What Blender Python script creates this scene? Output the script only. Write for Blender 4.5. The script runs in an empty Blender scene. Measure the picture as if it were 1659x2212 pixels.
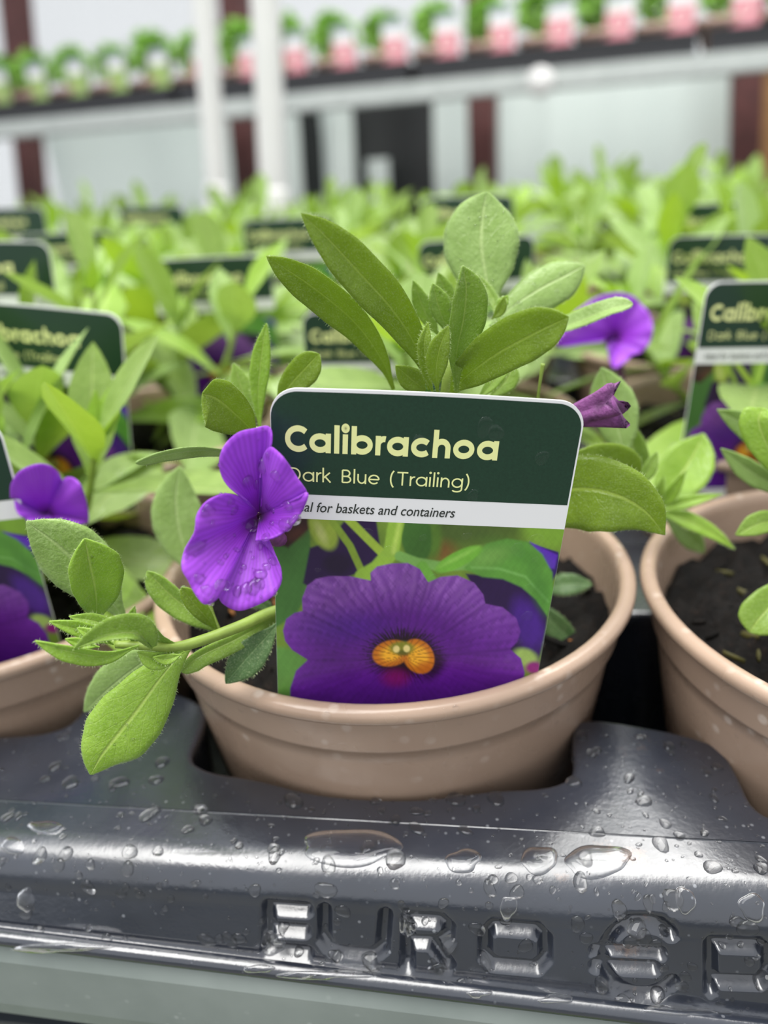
import bpy, bmesh, math, random
import numpy as np
from mathutils import Vector, Matrix
random.seed(7); RNG = np.random.default_rng(7)
SC = bpy.context.scene
COL = SC.collection
PI = math.pi

# ------------------------------------------------------------------ camera
W, H, F, R = 1659, 2212, 1700.0, 0.0525        # frame, focal length in px, pot rim radius (m)
G = 0.85                                       # height of the pot rims above the floor
PITCH, ROLL, YAW = math.radians(24.4), math.radians(-4.0), math.radians(9.2)
UP = np.array([0, 0, 1.0])
FH = np.array([-math.sin(YAW), math.cos(YAW), 0]); RH = np.array([math.cos(YAW), math.sin(YAW), 0])
FW = FH * math.cos(PITCH) - UP * math.sin(PITCH); U0 = FH * math.sin(PITCH) + UP * math.cos(PITCH)
CR = math.cos(ROLL) * RH + math.sin(ROLL) * U0; CU = -math.sin(ROLL) * RH + math.cos(ROLL) * U0
CAM = -(0.02 * RH + 2.98 * FH) * R + UP * (1.59 * R + G)
def ray(px, py): return FW + (px - W / 2) / F * CR - (py - H / 2) / F * CU
def at(px, py, d):                              # point seen at a pixel of the photograph, d metres ahead (level)
    v = ray(px, py); return CAM + v * d / (v @ FH)
def proj(P):
    d = np.asarray(P, float) - CAM; z = d @ FW
    return np.stack([W / 2 + F * (d @ CR) / z, H / 2 - F * (d @ CU) / z], -1)
cam = bpy.data.cameras.new('camera'); camo = bpy.data.objects.new('camera', cam); COL.objects.link(camo)
cam.sensor_fit = 'VERTICAL'; cam.sensor_height = 7.5; cam.sensor_width = 7.5 * W / H
cam.lens = 7.5 * F / H; cam.clip_start = 0.01; cam.clip_end = 60
m = Matrix.Identity(4)
for i in range(3):
    m[i][0] = CR[i]; m[i][1] = CU[i]; m[i][2] = -FW[i]; m[i][3] = CAM[i]
camo.matrix_world = m
cam.dof.use_dof = True; cam.dof.focus_distance = 0.1235; cam.dof.aperture_fstop = 2.0; cam.dof.aperture_blades = 0
SC.camera = camo

# ------------------------------------------------------------------ light
SC.view_settings.view_transform = 'Standard'; SC.view_settings.look = 'None'
SC.view_settings.exposure = 0.20; SC.view_settings.gamma = 1.0; SC.view_settings.use_curve_mapping = False
wd = bpy.data.worlds.new('overcast'); SC.world = wd; wd.use_nodes = True
nt = wd.node_tree; bg = nt.nodes['Background']
tc = nt.nodes.new('ShaderNodeTexCoord'); sx = nt.nodes.new('ShaderNodeSeparateXYZ'); rp = nt.nodes.new('ShaderNodeValToRGB')
nt.links.new(tc.outputs['Generated'], sx.inputs[0])
mr = nt.nodes.new('ShaderNodeMapRange'); mr.inputs['From Min'].default_value = -1; mr.inputs['From Max'].default_value = 1
nt.links.new(sx.outputs['Z'], mr.inputs['Value']); nt.links.new(mr.outputs[0], rp.inputs[0])
rp.color_ramp.elements[0].position = 0.40; rp.color_ramp.elements[0].color = (0.10, 0.11, 0.10, 1)
rp.color_ramp.elements[1].position = 0.49; rp.color_ramp.elements[1].color = (0.93, 0.96, 1.0, 1)
nt.links.new(rp.outputs[0], bg.inputs[0]); bg.inputs[1].default_value = 0.95
def area(name, loc, target, size, power, col=(1, 1, 1)):
    l = bpy.data.lights.new(name, 'AREA'); l.shape = 'RECTANGLE'; l.size, l.size_y = size; l.energy = power; l.color = col
    o = bpy.data.objects.new(name, l); COL.objects.link(o); o.location = loc
    o.rotation_euler = (Vector(target) - Vector(loc)).to_track_quat('-Z', 'Y').to_euler(); return o
area('roof_daylight', (-0.1, 0.12, G + 1.9), (0, 0.05, G), (3.6, 0.95), 95, (1, 0.985, 0.95))

# ------------------------------------------------------------------ materials
def srgb(r, g, b):
    f = lambda c: (c / 255 / 12.92) if c / 255 <= 0.04045 else ((c / 255 + 0.055) / 1.055) ** 2.4
    return (f(r), f(g), f(b), 1)
class Mat:
    def __init__(s, name):
        s.m = bpy.data.materials.new(name); s.m.use_nodes = True; s.nt = s.m.node_tree; s.N = s.nt.nodes; s.L = s.nt.links
        s.p = s.N['Principled BSDF']; s.out = s.N['Material Output']
    def n(s, t, **kw):
        x = s.N.new(t)
        for k, v in kw.items(): setattr(x, k, v)
        return x
    def link(s, a, b): s.L.new(a, b)
    def noise(s, scale, detail=3, rough=0.55, coord='Object', sc=None):
        t = s.n('ShaderNodeTexCoord'); x = s.n('ShaderNodeTexNoise'); x.inputs['Scale'].default_value = scale
        x.inputs['Detail'].default_value = detail; x.inputs['Roughness'].default_value = rough
        if sc:
            mp = s.n('ShaderNodeMapping'); mp.inputs['Scale'].default_value = sc
            s.link(t.outputs[coord], mp.inputs[0]); s.link(mp.outputs[0], x.inputs['Vector'])
        else: s.link(t.outputs[coord], x.inputs['Vector'])
        return x
    def ramp(s, fac, stops):
        r_ = s.n('ShaderNodeValToRGB'); e = r_.color_ramp.elements
        while len(e) < len(stops): e.new(0.5)
        for q, (p, c) in zip(e, stops): q.position = p; q.color = c if len(c) == 4 else (*c, 1)
        s.link(fac, r_.inputs[0]); return r_
    def bump(s, h, strength, dist=0.0005):
        b = s.n('ShaderNodeBump'); b.inputs['Strength'].default_value = strength; b.inputs['Distance'].default_value = dist
        s.link(h, b.inputs['Height']); s.link(b.outputs[0], s.p.inputs['Normal']); return b
def plain(name, col, rough=0.6, spec=0.5, metal=0.0, var=0.0, scale=60, bump=0.0):
    M_ = Mat(name); M_.p.inputs['Base Color'].default_value = col; M_.p.inputs['Roughness'].default_value = rough
    M_.p.inputs['Specular IOR Level'].default_value = spec; M_.p.inputs['Metallic'].default_value = metal
    if var or bump:
        nz = M_.noise(scale, 4)
        if var:
            a = [c * (1 - var) for c in col[:3]]; b = [min(1, c * (1 + var)) for c in col[:3]]
            M_.link(M_.ramp(nz.outputs[0], [(0.3, a), (0.7, b)]).outputs[0], M_.p.inputs['Base Color'])
        if bump: M_.bump(nz.outputs[0], bump, 0.001)
    return M_.m
def leafmat(name, lo, hi, vein, rough=0.42, trans=0.34, tcol=None, wet=0.5):
    M_ = Mat(name)
    uv = M_.n('ShaderNodeTexCoord'); sp = M_.n('ShaderNodeSeparateXYZ'); M_.link(uv.outputs['UV'], sp.inputs[0])
    nz = M_.noise(260, 3)
    base = M_.ramp(nz.outputs[0], [(0.32, lo), (0.68, hi)])
    # midrib and side veins from the leaf's own coordinates (u across -1..1 -> 0..1, v along)
    sub = M_.n('ShaderNodeMath', operation='SUBTRACT'); sub.inputs[1].default_value = 0.5; M_.link(sp.outputs['X'], sub.inputs[0])
    ab = M_.n('ShaderNodeMath', operation='ABSOLUTE'); M_.link(sub.outputs[0], ab.inputs[0])
    mid = M_.ramp(ab.outputs[0], [(0.010, (1, 1, 1)), (0.040, (0, 0, 0))])
    mul = M_.n('ShaderNodeMath', operation='MULTIPLY'); mul.inputs[1].default_value = 0.75; M_.link(ab.outputs[0], mul.inputs[0])
    df = M_.n('ShaderNodeMath', operation='SUBTRACT'); M_.link(sp.outputs['Y'], df.inputs[0]); M_.link(mul.outputs[0], df.inputs[1])
    m9 = M_.n('ShaderNodeMath', operation='MULTIPLY'); m9.inputs[1].default_value = 7.0; M_.link(df.outputs[0], m9.inputs[0])
    fr = M_.n('ShaderNodeMath', operation='FRACT'); wn = M_.noise(240, 2); w9 = M_.n('ShaderNodeMath', operation='MULTIPLY_ADD'); w9.inputs[1].default_value = .8; M_.link(wn.outputs[0], w9.inputs[0]); M_.link(m9.outputs[0], w9.inputs[2]); M_.link(w9.outputs[0], fr.inputs[0])
    side = M_.ramp(fr.outputs[0], [(0.44, (0, 0, 0)), (0.5, (0.22, 0.22, 0.22)), (0.56, (0, 0, 0))])
    mx = M_.n('ShaderNodeMath', operation='MAXIMUM'); M_.link(mid.outputs[0], mx.inputs[0]); M_.link(side.outputs[0], mx.inputs[1])
    vs = M_.n('ShaderNodeMath', operation='MULTIPLY'); vs.inputs[1].default_value = 0.72; M_.link(mx.outputs[0], vs.inputs[0])
    mix = M_.n('ShaderNodeMixRGB'); mix.inputs[2].default_value = vein
    M_.link(vs.outputs[0], mix.inputs[0]); M_.link(base.outputs[0], mix.inputs[1])
    M_.link(mix.outputs[0], M_.p.inputs['Base Color'])
    # wet patches: smoother and shinier where water lies
    wz = M_.noise(95, 2)
    rr = M_.ramp(wz.outputs[0], [(0.52, (rough,) * 3), (0.58, (rough * (1 - 1.3 * wet),) * 3)])
    M_.link(rr.outputs[0], M_.p.inputs['Roughness']); M_.p.inputs['Specular IOR Level'].default_value = 0.42
    M_.p.inputs['Sheen Weight'].default_value = 0.28; M_.p.inputs['Sheen Roughness'].default_value = 0.5
    M_.p.inputs['Sheen Tint'].default_value = (0.85, 1, 0.75, 1)
    hz = M_.noise(1500, 2); ad = M_.n('ShaderNodeMath', operation='ADD')
    s2 = M_.n('ShaderNodeMath', operation='MULTIPLY'); s2.inputs[1].default_value = -0.9; M_.link(mx.outputs[0], s2.inputs[0])
    M_.link(hz.outputs[0], ad.inputs[0]); M_.link(s2.outputs[0], ad.inputs[1]); 
    qz = M_.noise(420, 3); a2 = M_.n('ShaderNodeMath', operation='MULTIPLY_ADD'); a2.inputs[1].default_value = 1.1; M_.link(qz.outputs[0], a2.inputs[0]); M_.link(ad.outputs[0], a2.inputs[2]); b = M_.bump(a2.outputs[0], 0.5, 0.0003)
    fz = M_.noise(3800, 2); fr2 = M_.ramp(fz.outputs[0], [(0.50, (0, 0, 0)), (0.72, (.24, .24, .24))]); mh = M_.n('ShaderNodeMixRGB'); mh.inputs[2].default_value = srgb(206, 220, 165)   # short pale hairs
    M_.link(fr2.outputs[0], mh.inputs[0]); M_.link(mix.outputs[0], mh.inputs[1]); M_.link(mh.outputs[0], M_.p.inputs['Base Color'])
    tr = M_.n('ShaderNodeBsdfTranslucent'); tr.inputs[0].default_value = tcol or hi
    ms = M_.n('ShaderNodeMixShader'); ms.inputs[0].default_value = trans
    M_.link(M_.p.outputs[0], ms.inputs[1]); M_.link(tr.outputs[0], ms.inputs[2]); M_.link(ms.outputs[0], M_.out.inputs[0])
    return M_.m
def petalmat(name, edge, mid, deep):
    M_ = Mat(name); uv = M_.n('ShaderNodeTexCoord'); sp = M_.n('ShaderNodeSeparateXYZ'); M_.link(uv.outputs['UV'], sp.inputs[0])
    wv = M_.n('ShaderNodeTexWave'); wv.inputs['Scale'].default_value = 6.0; wv.inputs['Distortion'].default_value = 2.0
    wv.inputs['Detail'].default_value = 2; M_.link(uv.outputs['UV'], wv.inputs['Vector'])
    r1 = M_.ramp(sp.outputs['Y'], [(0.03, deep), (0.30, mid), (0.75, edge)])
    k = M_.n('ShaderNodeMixRGB', blend_type='MULTIPLY'); k.inputs[0].default_value = 0.22
    M_.link(r1.outputs[0], k.inputs[1]); M_.link(wv.outputs[0], k.inputs[2]); M_.link(k.outputs[0], M_.p.inputs['Base Color'])
    M_.p.inputs['Roughness'].default_value = 0.45; M_.p.inputs['Sheen Weight'].default_value = 0.35
    M_.p.inputs['Sheen Tint'].default_value = (0.7, 0.5, 1, 1)
    nz = M_.noise(500, 4); M_.bump(nz.outputs[0], 0.3, 0.0004)
    tr = M_.n('ShaderNodeBsdfTranslucent'); tr.inputs[0].default_value = edge
    ms = M_.n('ShaderNodeMixShader'); ms.inputs[0].default_value = 0.35
    M_.link(M_.p.outputs[0], ms.inputs[1]); M_.link(tr.outputs[0], ms.inputs[2]); M_.link(ms.outputs[0], M_.out.inputs[0])
    return M_.m
def speckled(name, c0, c1, rough, dots, dotcol, thr=0.16, spec=0.5, wetlo=None, bump=0.15):
    """plastic with dried water spots and dust specks"""
    M_ = Mat(name); nz = M_.noise(40, 4)
    base = M_.ramp(nz.outputs[0], [(0.3, c0), (0.7, c1)])
    t = M_.n('ShaderNodeTexCoord'); v = M_.n('ShaderNodeTexVoronoi'); v.inputs['Scale'].default_value = dots
    M_.link(t.outputs['Object'], v.inputs['Vector'])
    d = M_.ramp(v.outputs['Distance'], [(thr * 0.5, (0.55,) * 3), (thr, (0, 0, 0))])
    n2 = M_.noise(70, 2); g = M_.ramp(n2.outputs[0], [(0.45, (0, 0, 0)), (0.65, (1, 1, 1))])
    q = M_.n('ShaderNodeMath', operation='MULTIPLY'); M_.link(d.outputs[0], q.inputs[0]); M_.link(g.outputs[0], q.inputs[1])
    mix = M_.n('ShaderNodeMixRGB'); mix.inputs[2].default_value = dotcol
    M_.link(q.outputs[0], mix.inputs[0]); M_.link(base.outputs[0], mix.inputs[1]); M_.link(mix.outputs[0], M_.p.inputs['Base Color'])
    M_.p.inputs['Specular IOR Level'].default_value = spec
    if wetlo is not None:
        n3 = M_.noise(55, 3); M_.link(M_.ramp(n3.outputs[0], [(0.42, (wetlo,) * 3), (0.62, (rough,) * 3)]).outputs[0], M_.p.inputs['Roughness'])
    else: M_.p.inputs['Roughness'].default_value = rough
    n4 = M_.noise(900, 3); M_.bump(n4.outputs[0], bump, 0.0002)
    return M_.m
MT = {}
MT['leaf_pale'] = leafmat('leaf_pale', srgb(134, 164, 82), srgb(154, 184, 104), srgb(184, 206, 134), trans=.28, tcol=srgb(158, 190, 66))
MT['leaf'] = leafmat('leaf', srgb(118, 150, 48), srgb(136, 168, 62), srgb(172, 194, 96), trans=.32, tcol=srgb(158, 192, 40))
MT['leaf_bright'] = leafmat('leaf_bright', srgb(132, 170, 46), srgb(152, 188, 66), srgb(186, 208, 104), trans=.30, tcol=srgb(170, 204, 42))
MT['leaf_under'] = leafmat('leaf_under', srgb(112, 138, 28), srgb(130, 158, 42), srgb(168, 190, 80), trans=0.44, tcol=srgb(168, 192, 24))
MT['leaf_mid'] = leafmat('leaf_mid', srgb(118, 146, 60), srgb(136, 164, 76), srgb(164, 184, 104), trans=.28, tcol=srgb(148, 178, 52))
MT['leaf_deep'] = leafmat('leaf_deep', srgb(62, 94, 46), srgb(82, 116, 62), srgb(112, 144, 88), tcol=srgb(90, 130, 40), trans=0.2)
MT['petal'] = petalmat('petal', srgb(180, 80, 230), srgb(164, 54, 214), srgb(80, 12, 74))
MT['petal_dry'] = plain('petal_dry', srgb(112, 58, 112), 0.6, var=0.5, scale=420, bump=0.6)
MT['stem'] = plain('stem', srgb(126, 148, 60), 0.5, var=0.15, scale=300, bump=0.2)
MT['pot'] = speckled('pot', srgb(160, 136, 118), srgb(170, 146, 127), 0.36, 230, srgb(214, 200, 188), 0.27, wetlo=0.22)
MT['tray'] = speckled('tray', srgb(30, 34, 43), srgb(41, 46, 57), 0.30, 420, srgb(140, 143, 148), 0.15, spec=1.0, wetlo=0.17, bump=0.25)
def dirty(mat, col, scale=34, lo=.63, hi=.70):
    nt_ = mat.node_tree; p = nt_.nodes['Principled BSDF']; src = p.inputs['Base Color'].links[0].from_socket
    t = nt_.nodes.new('ShaderNodeTexCoord'); n_ = nt_.nodes.new('ShaderNodeTexNoise'); n_.inputs['Scale'].default_value = scale; n_.inputs['Detail'].default_value = 9; n_.inputs['Roughness'].default_value = .72
    r_ = nt_.nodes.new('ShaderNodeValToRGB'); r_.color_ramp.elements[0].position = lo; r_.color_ramp.elements[1].position = hi; r_.color_ramp.elements[0].color = (0, 0, 0, 1); r_.color_ramp.elements[1].color = (.8, .8, .8, 1)
    m_ = nt_.nodes.new('ShaderNodeMixRGB'); m_.inputs[2].default_value = col; L_ = nt_.links
    L_.new(t.outputs['Object'], n_.inputs['Vector']); L_.new(n_.outputs[0], r_.inputs[0]); L_.new(r_.outputs[0], m_.inputs[0]); L_.new(src, m_.inputs[1]); L_.new(m_.outputs[0], p.inputs['Base Color'])
MT['tray'].node_tree.nodes['Principled BSDF'].inputs['Coat Weight'].default_value = .55; MT['tray'].node_tree.nodes['Principled BSDF'].inputs['Coat Roughness'].default_value = .2
dirty(MT['tray'], srgb(112, 84, 66)); dirty(MT['pot'], srgb(120, 98, 80), 50, .68, .76)
MT['metal_far'] = speckled('galvanised_pale', srgb(170, 176, 173), srgb(186, 191, 188), 0.42, 300, srgb(190, 194, 190), 0.2)  # paler tone of the same metal, for the far edge rail
MT['metal'] = speckled('galvanised', srgb(118, 127, 122), srgb(136, 144, 139), 0.42, 300, srgb(175, 180, 176), 0.2)
MT['card'] = plain('card', srgb(226, 226, 226), 0.35)
MT['header'] = plain('header', srgb(25, 54, 38), 0.30, var=0.16, scale=2600)
MT['print'] = plain('print', srgb(228, 232, 160), 0.35)
MT['ink'] = plain('ink', srgb(48, 52, 48), 0.4)
def soilmat():
    M_ = Mat('compost'); nz = M_.noise(420, 6, 0.7)
    M_.link(M_.ramp(nz.outputs[0], [(0.36, srgb(5, 4, 3)), (0.60, srgb(20, 14, 10)), (0.72, srgb(46, 32, 22)), (0.84, srgb(92, 64, 40))]).outputs[0], M_.p.inputs['Base Color'])
    M_.p.inputs['Roughness'].default_value = 0.7; M_.p.inputs['Specular IOR Level'].default_value = .22; M_.bump(nz.outputs[0], 0.9, 0.0025); return M_.m
MT['soil'] = soilmat()
MT['bark'] = plain('bark', srgb(150, 96, 44), 0.6, var=0.4, scale=200)
MT['moss'] = plain('moss', srgb(74, 70, 24), 0.7, var=0.4, scale=300)
def vcol(name, rough=0.3):
    M_ = Mat(name); a = M_.n('ShaderNodeVertexColor'); a.layer_name = 'Col'; M_.link(a.outputs[0], M_.p.inputs['Base Color'])
    M_.p.inputs['Roughness'].default_value = rough; return M_.m
MT['picture'] = vcol('picture_print')
def water(thin):
    M_ = Mat('water'); M_.p.inputs['Base Color'].default_value = (1, 1, 1, 1); M_.p.inputs['Roughness'].default_value = 0.02
    M_.p.inputs['Transmission Weight'].default_value = 1.0; M_.p.inputs['IOR'].default_value = 1.33
    fr = M_.n('ShaderNodeFresnel'); fr.inputs[0].default_value = 1.33; tp = M_.n('ShaderNodeBsdfTransparent'); gl = M_.n('ShaderNodeBsdfGlossy'); gl.inputs['Roughness'].default_value = .03
    a = M_.n('ShaderNodeMixShader'); ge = M_.n('ShaderNodeNewGeometry'); iv = M_.n('ShaderNodeMath', operation='SUBTRACT'); iv.inputs[0].default_value = 1; M_.link(ge.outputs['Backfacing'], iv.inputs[1])
    mu = M_.n('ShaderNodeMath', operation='MULTIPLY'); M_.link(fr.outputs[0], mu.inputs[0]); M_.link(iv.outputs[0], mu.inputs[1]); M_.link(mu.outputs[0], a.inputs[0]); M_.link(tp.outputs[0], a.inputs[1]); M_.link(gl.outputs[0], a.inputs[2])
    b = M_.n('ShaderNodeMixShader'); b.inputs[0].default_value = thin; M_.link(M_.p.outputs[0], b.inputs[1]); M_.link(a.outputs[0], b.inputs[2]); M_.link(b.outputs[0], M_.out.inputs[0])
    return M_.m
MT['water_film'] = water(.93)
MT['water'] = water(.22)
MT['hair'] = plain('hair', srgb(205, 222, 160), 0.5)

# ------------------------------------------------------------------ builders
def link(o): COL.objects.link(o); return o
def tag(o, label=None, cat=None, group=None, kind=None):
    for k, v in (('label', label), ('category', cat), ('group', group), ('kind', kind)):
        if v: o[k] = v
    return o
def thing(name, loc, label, cat, group=None):
    o = bpy.data.objects.new(name, None); o.empty_display_size = 0.01; link(o); o.location = Vector(loc); return tag(o, label, cat, group)
def mesh(name, V, Fc, mat, parent=None, origin=None, uv=None, col=None, smooth=True, mats=None, mi=None):
    V = np.asarray(V, float)
    org = np.zeros(3)
    if parent is not None:
        q = parent
        while q is not None: org = org + np.array(q.location); q = q.parent
    elif origin is not None: org = np.asarray(origin, float)
    me = bpy.data.meshes.new(name); me.from_pydata((V - org).tolist(), [], [tuple(int(i) for i in f) for f in Fc])
    for q in (mats or [mat]): me.materials.append(q)
    if mi is not None: me.polygons.foreach_set('material_index', np.asarray(mi, np.int32))
    if smooth: me.polygons.foreach_set('use_smooth', np.ones(len(me.polygons), bool))
    if uv is not None:
        l = me.uv_layers.new(name='UVMap'); ix = np.empty(len(me.loops), np.int32); me.loops.foreach_get('vertex_index', ix)
        l.data.foreach_set('uv', np.asarray(uv, np.float32)[ix].ravel())
    if col is not None:
        c = me.color_attributes.new('Col', 'FLOAT_COLOR', 'POINT'); a = np.ones((len(V), 4), np.float32); a[:, :3] = col; c.data.foreach_set('color', a.ravel())
    me.update()
    o = bpy.data.objects.new(name, me); link(o)
    if parent is not None: o.parent = parent
    elif origin is not None: o.location = Vector(origin)
    return o
class MB:                                        # collects pieces that belong to one mesh
    def __init__(s): s.V = []; s.F = []; s.UV = []; s.mi = []; s.n = 0
    def add(s, V, Fc, uv=None, mi=0):
        V = np.asarray(V, float); s.V.append(V); s.UV.append(np.zeros((len(V), 2)) if uv is None else np.asarray(uv, float))
        s.F += [tuple(i + s.n for i in f) for f in Fc]; s.mi += [mi] * len(Fc); s.n += len(V)
    def build(s, name, mat, parent=None, origin=None, mats=None, smooth=True):
        return mesh(name, np.concatenate(s.V), s.F, mat, parent, origin, np.concatenate(s.UV), mats=mats, mi=s.mi if mats else None, smooth=smooth)
def grid_faces(n, k, closed=False):
    f = []
    for i in range(n - 1):
        for j in range(k if closed else k - 1):
            j2 = (j + 1) % k; f.append((i * k + j, i * k + j2, (i + 1) * k + j2, (i + 1) * k + j))
    return f
def box(c, s):
    c = np.asarray(c, float); s = np.asarray(s, float) / 2
    V = [c + s * np.array(k) for k in ((-1, -1, -1), (1, -1, -1), (1, 1, -1), (-1, 1, -1), (-1, -1, 1), (1, -1, 1), (1, 1, 1), (-1, 1, 1))]
    return V, [(0, 3, 2, 1), (4, 5, 6, 7), (0, 1, 5, 4), (1, 2, 6, 5), (2, 3, 7, 6), (3, 0, 4, 7)]
def catmull(P, n):
    P = np.asarray(P, float)
    if len(P) == 2: P = np.array([P[0], (P[0] + P[1]) / 2, P[1]])
    Q = np.vstack([2 * P[0] - P[1], P, 2 * P[-1] - P[-2]]); t = np.linspace(0, len(P) - 1 - 1e-9, n); out = []
    for x in t:
        i = int(x); u = x - i; a, b, c, d = Q[i:i + 4]
        out.append(0.5 * (2 * b + (c - a) * u + (2 * a - 5 * b + 4 * c - d) * u * u + (3 * b - a - 3 * c + d) * u ** 3))
    return np.array(out)
def norm(v): v = np.asarray(v, float); return v / (np.linalg.norm(v, axis=-1, keepdims=True) + 1e-12)
def tube(P, rad, k=8, n=None, cap=True):
    P = catmull(P, n or max(6, 5 * len(P))); N = len(P); rad = np.interp(np.linspace(0, 1, N), np.linspace(0, 1, np.size(rad)), np.atleast_1d(rad))
    T = norm(np.gradient(P, axis=0)); ref = np.array([0.31, 0.17, 0.93]) if abs(T[0] @ np.array([0.31, 0.17, 0.93])) < 0.9 else np.array([1.0, 0, 0])
    V = []
    for p, t, r_ in zip(P, T, rad):
        a = norm(np.cross(t, ref)); b = np.cross(t, a)
        V += [p + r_ * (math.cos(q) * a + math.sin(q) * b) for q in np.linspace(0, 2 * PI, k, endpoint=False)]
    Fc = grid_faces(N, k, True)
    if cap: Fc += [tuple(range(k - 1, -1, -1)), tuple((N - 1) * k + j for j in range(k))]
    return np.array(V), Fc
def lathe(prof, k=72, c=(0, 0, 0)):
    V = []
    for r_, z in prof:
        for a in np.linspace(0, 2 * PI, k, endpoint=False): V.append((c[0] + r_ * math.cos(a), c[1] + r_ * math.sin(a), c[2] + z))
    return np.array(V), grid_faces(len(prof), k, True)
SHAPE = {'ell': ([0, .12, .3, .5, .7, .87, .96, 1], [.10, .22, .70, 1, .92, .50, .19, .0]),
         'oval': ([0, .1, .25, .45, .62, .80, .92, 1], [.12, .30, .74, 1, .97, .66, .32, .0]),
         'blunt': ([0, .12, .3, .5, .7, .86, .95, 1], [.10, .30, .68, .93, 1, .82, .48, .0]),
         'wide': ([0, .15, .35, .6, .8, .92, 1], [.85, .95, 1, .84, .52, .22, .0]),
         'lance': ([0, .15, .35, .6, .85, 1], [.25, .6, 1, .85, .38, .0]),
         'strap': ([0, .2, .5, .8, .95, 1], [.7, .9, 1, .9, .5, .1])}
def prof_eval(shape, t):
    x, y = SHAPE[shape]; xs = np.linspace(0, 1, 201); ys = np.interp(xs, x, y); k = np.ones(13) / 13
    ys2 = np.convolve(np.pad(ys, 6, mode='edge'), k, 'valid'); ys2[-1] = 0
    w = np.clip((xs - 0.93) / 0.07, 0, 1); ys2 = ys2 * (1 - w) + ys * w
    return np.interp(t, xs, ys2)
def leaf_surface(P, S, NN, wl, wr, shape, cup=0.25, wave=0.05, n=26, mcs=9, seed=0):
    """P midrib points, S side vectors, NN normals, wl/wr half widths (m)"""
    t = 1 - (1 - np.linspace(0, 1, n)) ** 1.25
    P = np.stack([np.interp(t, np.linspace(0, 1, len(P)), P[:, i]) for i in range(3)], 1)
    S = norm(np.stack([np.interp(t, np.linspace(0, 1, len(S)), S[:, i]) for i in range(3)], 1))
    NN = norm(np.stack([np.interp(t, np.linspace(0, 1, len(NN)), NN[:, i]) for i in range(3)], 1))
    wp = prof_eval(shape, t); u = np.linspace(-1, 1, mcs); V = []; UV = []; rg = np.random.default_rng(seed); ph = rg.random(3) * 6.28
    wm = max(wl, wr)
    for i in range(n):
        for uu in u:
            w = (wr if uu > 0 else wl) * wp[i]
            z = wm * wp[i] * (cup * (abs(uu) ** 1.6) + 0.05 * abs(math.sin(uu * 3))) + wm * wave * abs(uu) ** 2 * wp[i] * math.sin(9 * t[i] + ph[0] + (2 if uu > 0 else 0))
            V.append(P[i] + S[i] * uu * w + NN[i] * z); UV.append((uu * 0.5 + 0.5, t[i]))
    return np.array(V), np.array(UV), t, wp
def leaf_solid(V, UV, n, k, NN_hint, th):
    Vg = V.reshape(n, k, 3); du = np.gradient(Vg, axis=1); dv = np.gradient(Vg, axis=0); nr = norm(np.cross(du, dv)).reshape(-1, 3)
    edge = np.ones((n, k)); edge[:, 0] = edge[:, -1] = 0.45; edge[-1] = .45; e = edge.reshape(-1, 1)
    A = V + nr * th * e; B = V - nr * th * e; N = n * k
    Fa = grid_faces(n, k); Fb = [tuple(i + N for i in f[::-1]) for f in Fa]; Fs = []
    for i in range(n - 1):
        Fs.append((i * k, (i + 1) * k, (i + 1) * k + N, i * k + N)); Fs.append((i * k + k - 1 + N, (i + 1) * k + k - 1 + N, (i + 1) * k + k - 1, i * k + k - 1))
    return np.vstack([A, B]), Fa + Fb + Fs, np.vstack([UV, UV])
NLEAF = [0]
def leaf(parent, pts, w, mat='leaf', shape='ell', tw=0.0, cup=0.25, wave=0.05, hairs=True, name='leaf'):
    """one leaf given where the photo shows its midrib: (px, py, distance ahead); w = half widths (left, right of base->tip) in px"""
    NLEAF[0] += 1
    K = catmull([at(*p) for p in pts], 30); T = norm(np.gradient(K, axis=0)); V = norm(CAM - K); S0 = norm(np.cross(T, V)); B = np.cross(S0, T)
    twr = math.radians(tw); S = math.cos(twr) * S0 + math.sin(twr) * B; NN = np.cross(S, T)
    dep = np.mean((K - CAM) @ FW); k = dep / F / max(0.3, math.cos(twr))
    v, uv, t, wp = leaf_surface(K, S, NN, w[0] * k, w[1] * k, shape, cup, wave, n=30, mcs=11, seed=NLEAF[0])
    mb = MB(); sv, sf, suv = leaf_solid(v, uv, 30, 11, None, 0.00016); mb.add(sv, sf, suv)
    if hairs:
        rg = np.random.default_rng(NLEAF[0]); Vg = v.reshape(30, 11, 3); hv = []; hf = []
        for side in (0, 10):
            E = Vg[:, side]; inn = Vg[:, 1 if side == 0 else 9]; L = np.linalg.norm(np.diff(E, axis=0), axis=1).sum(); cnt = int(L / 0.00022)
            for q in range(cnt):
                x = rg.random() * 28.9; i = int(x); f = x - i; p = E[i] * (1 - f) + E[i + 1] * f; o = norm(p - (inn[i] * (1 - f) + inn[i + 1] * f)); tg = norm(E[i + 1] - E[i])
                d = norm(o + tg * rg.normal(0, .35) + NN[i] * rg.normal(0, .35)); ln = rg.uniform(.00025, .0006); s = tg * 0.000018; b = len(hv)
                hv += [p - s, p + s, p + d * ln]; hf.append((b, b + 1, b + 2))
        if hv: mb.add(hv, hf, np.tile([[0.9, 0.5]], (len(hv), 1)), 1)
    return mb.build(name, None, parent, mats=[MT[mat], MT['hair']])
def stem(parent, pts, rad, mat='stem', name='stem'):
    V, Fc = tube([at(*p) for p in pts], np.asarray(rad, float), 10, 8 * len(pts)); return mesh(name, V, Fc, MT[mat], parent)

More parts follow.
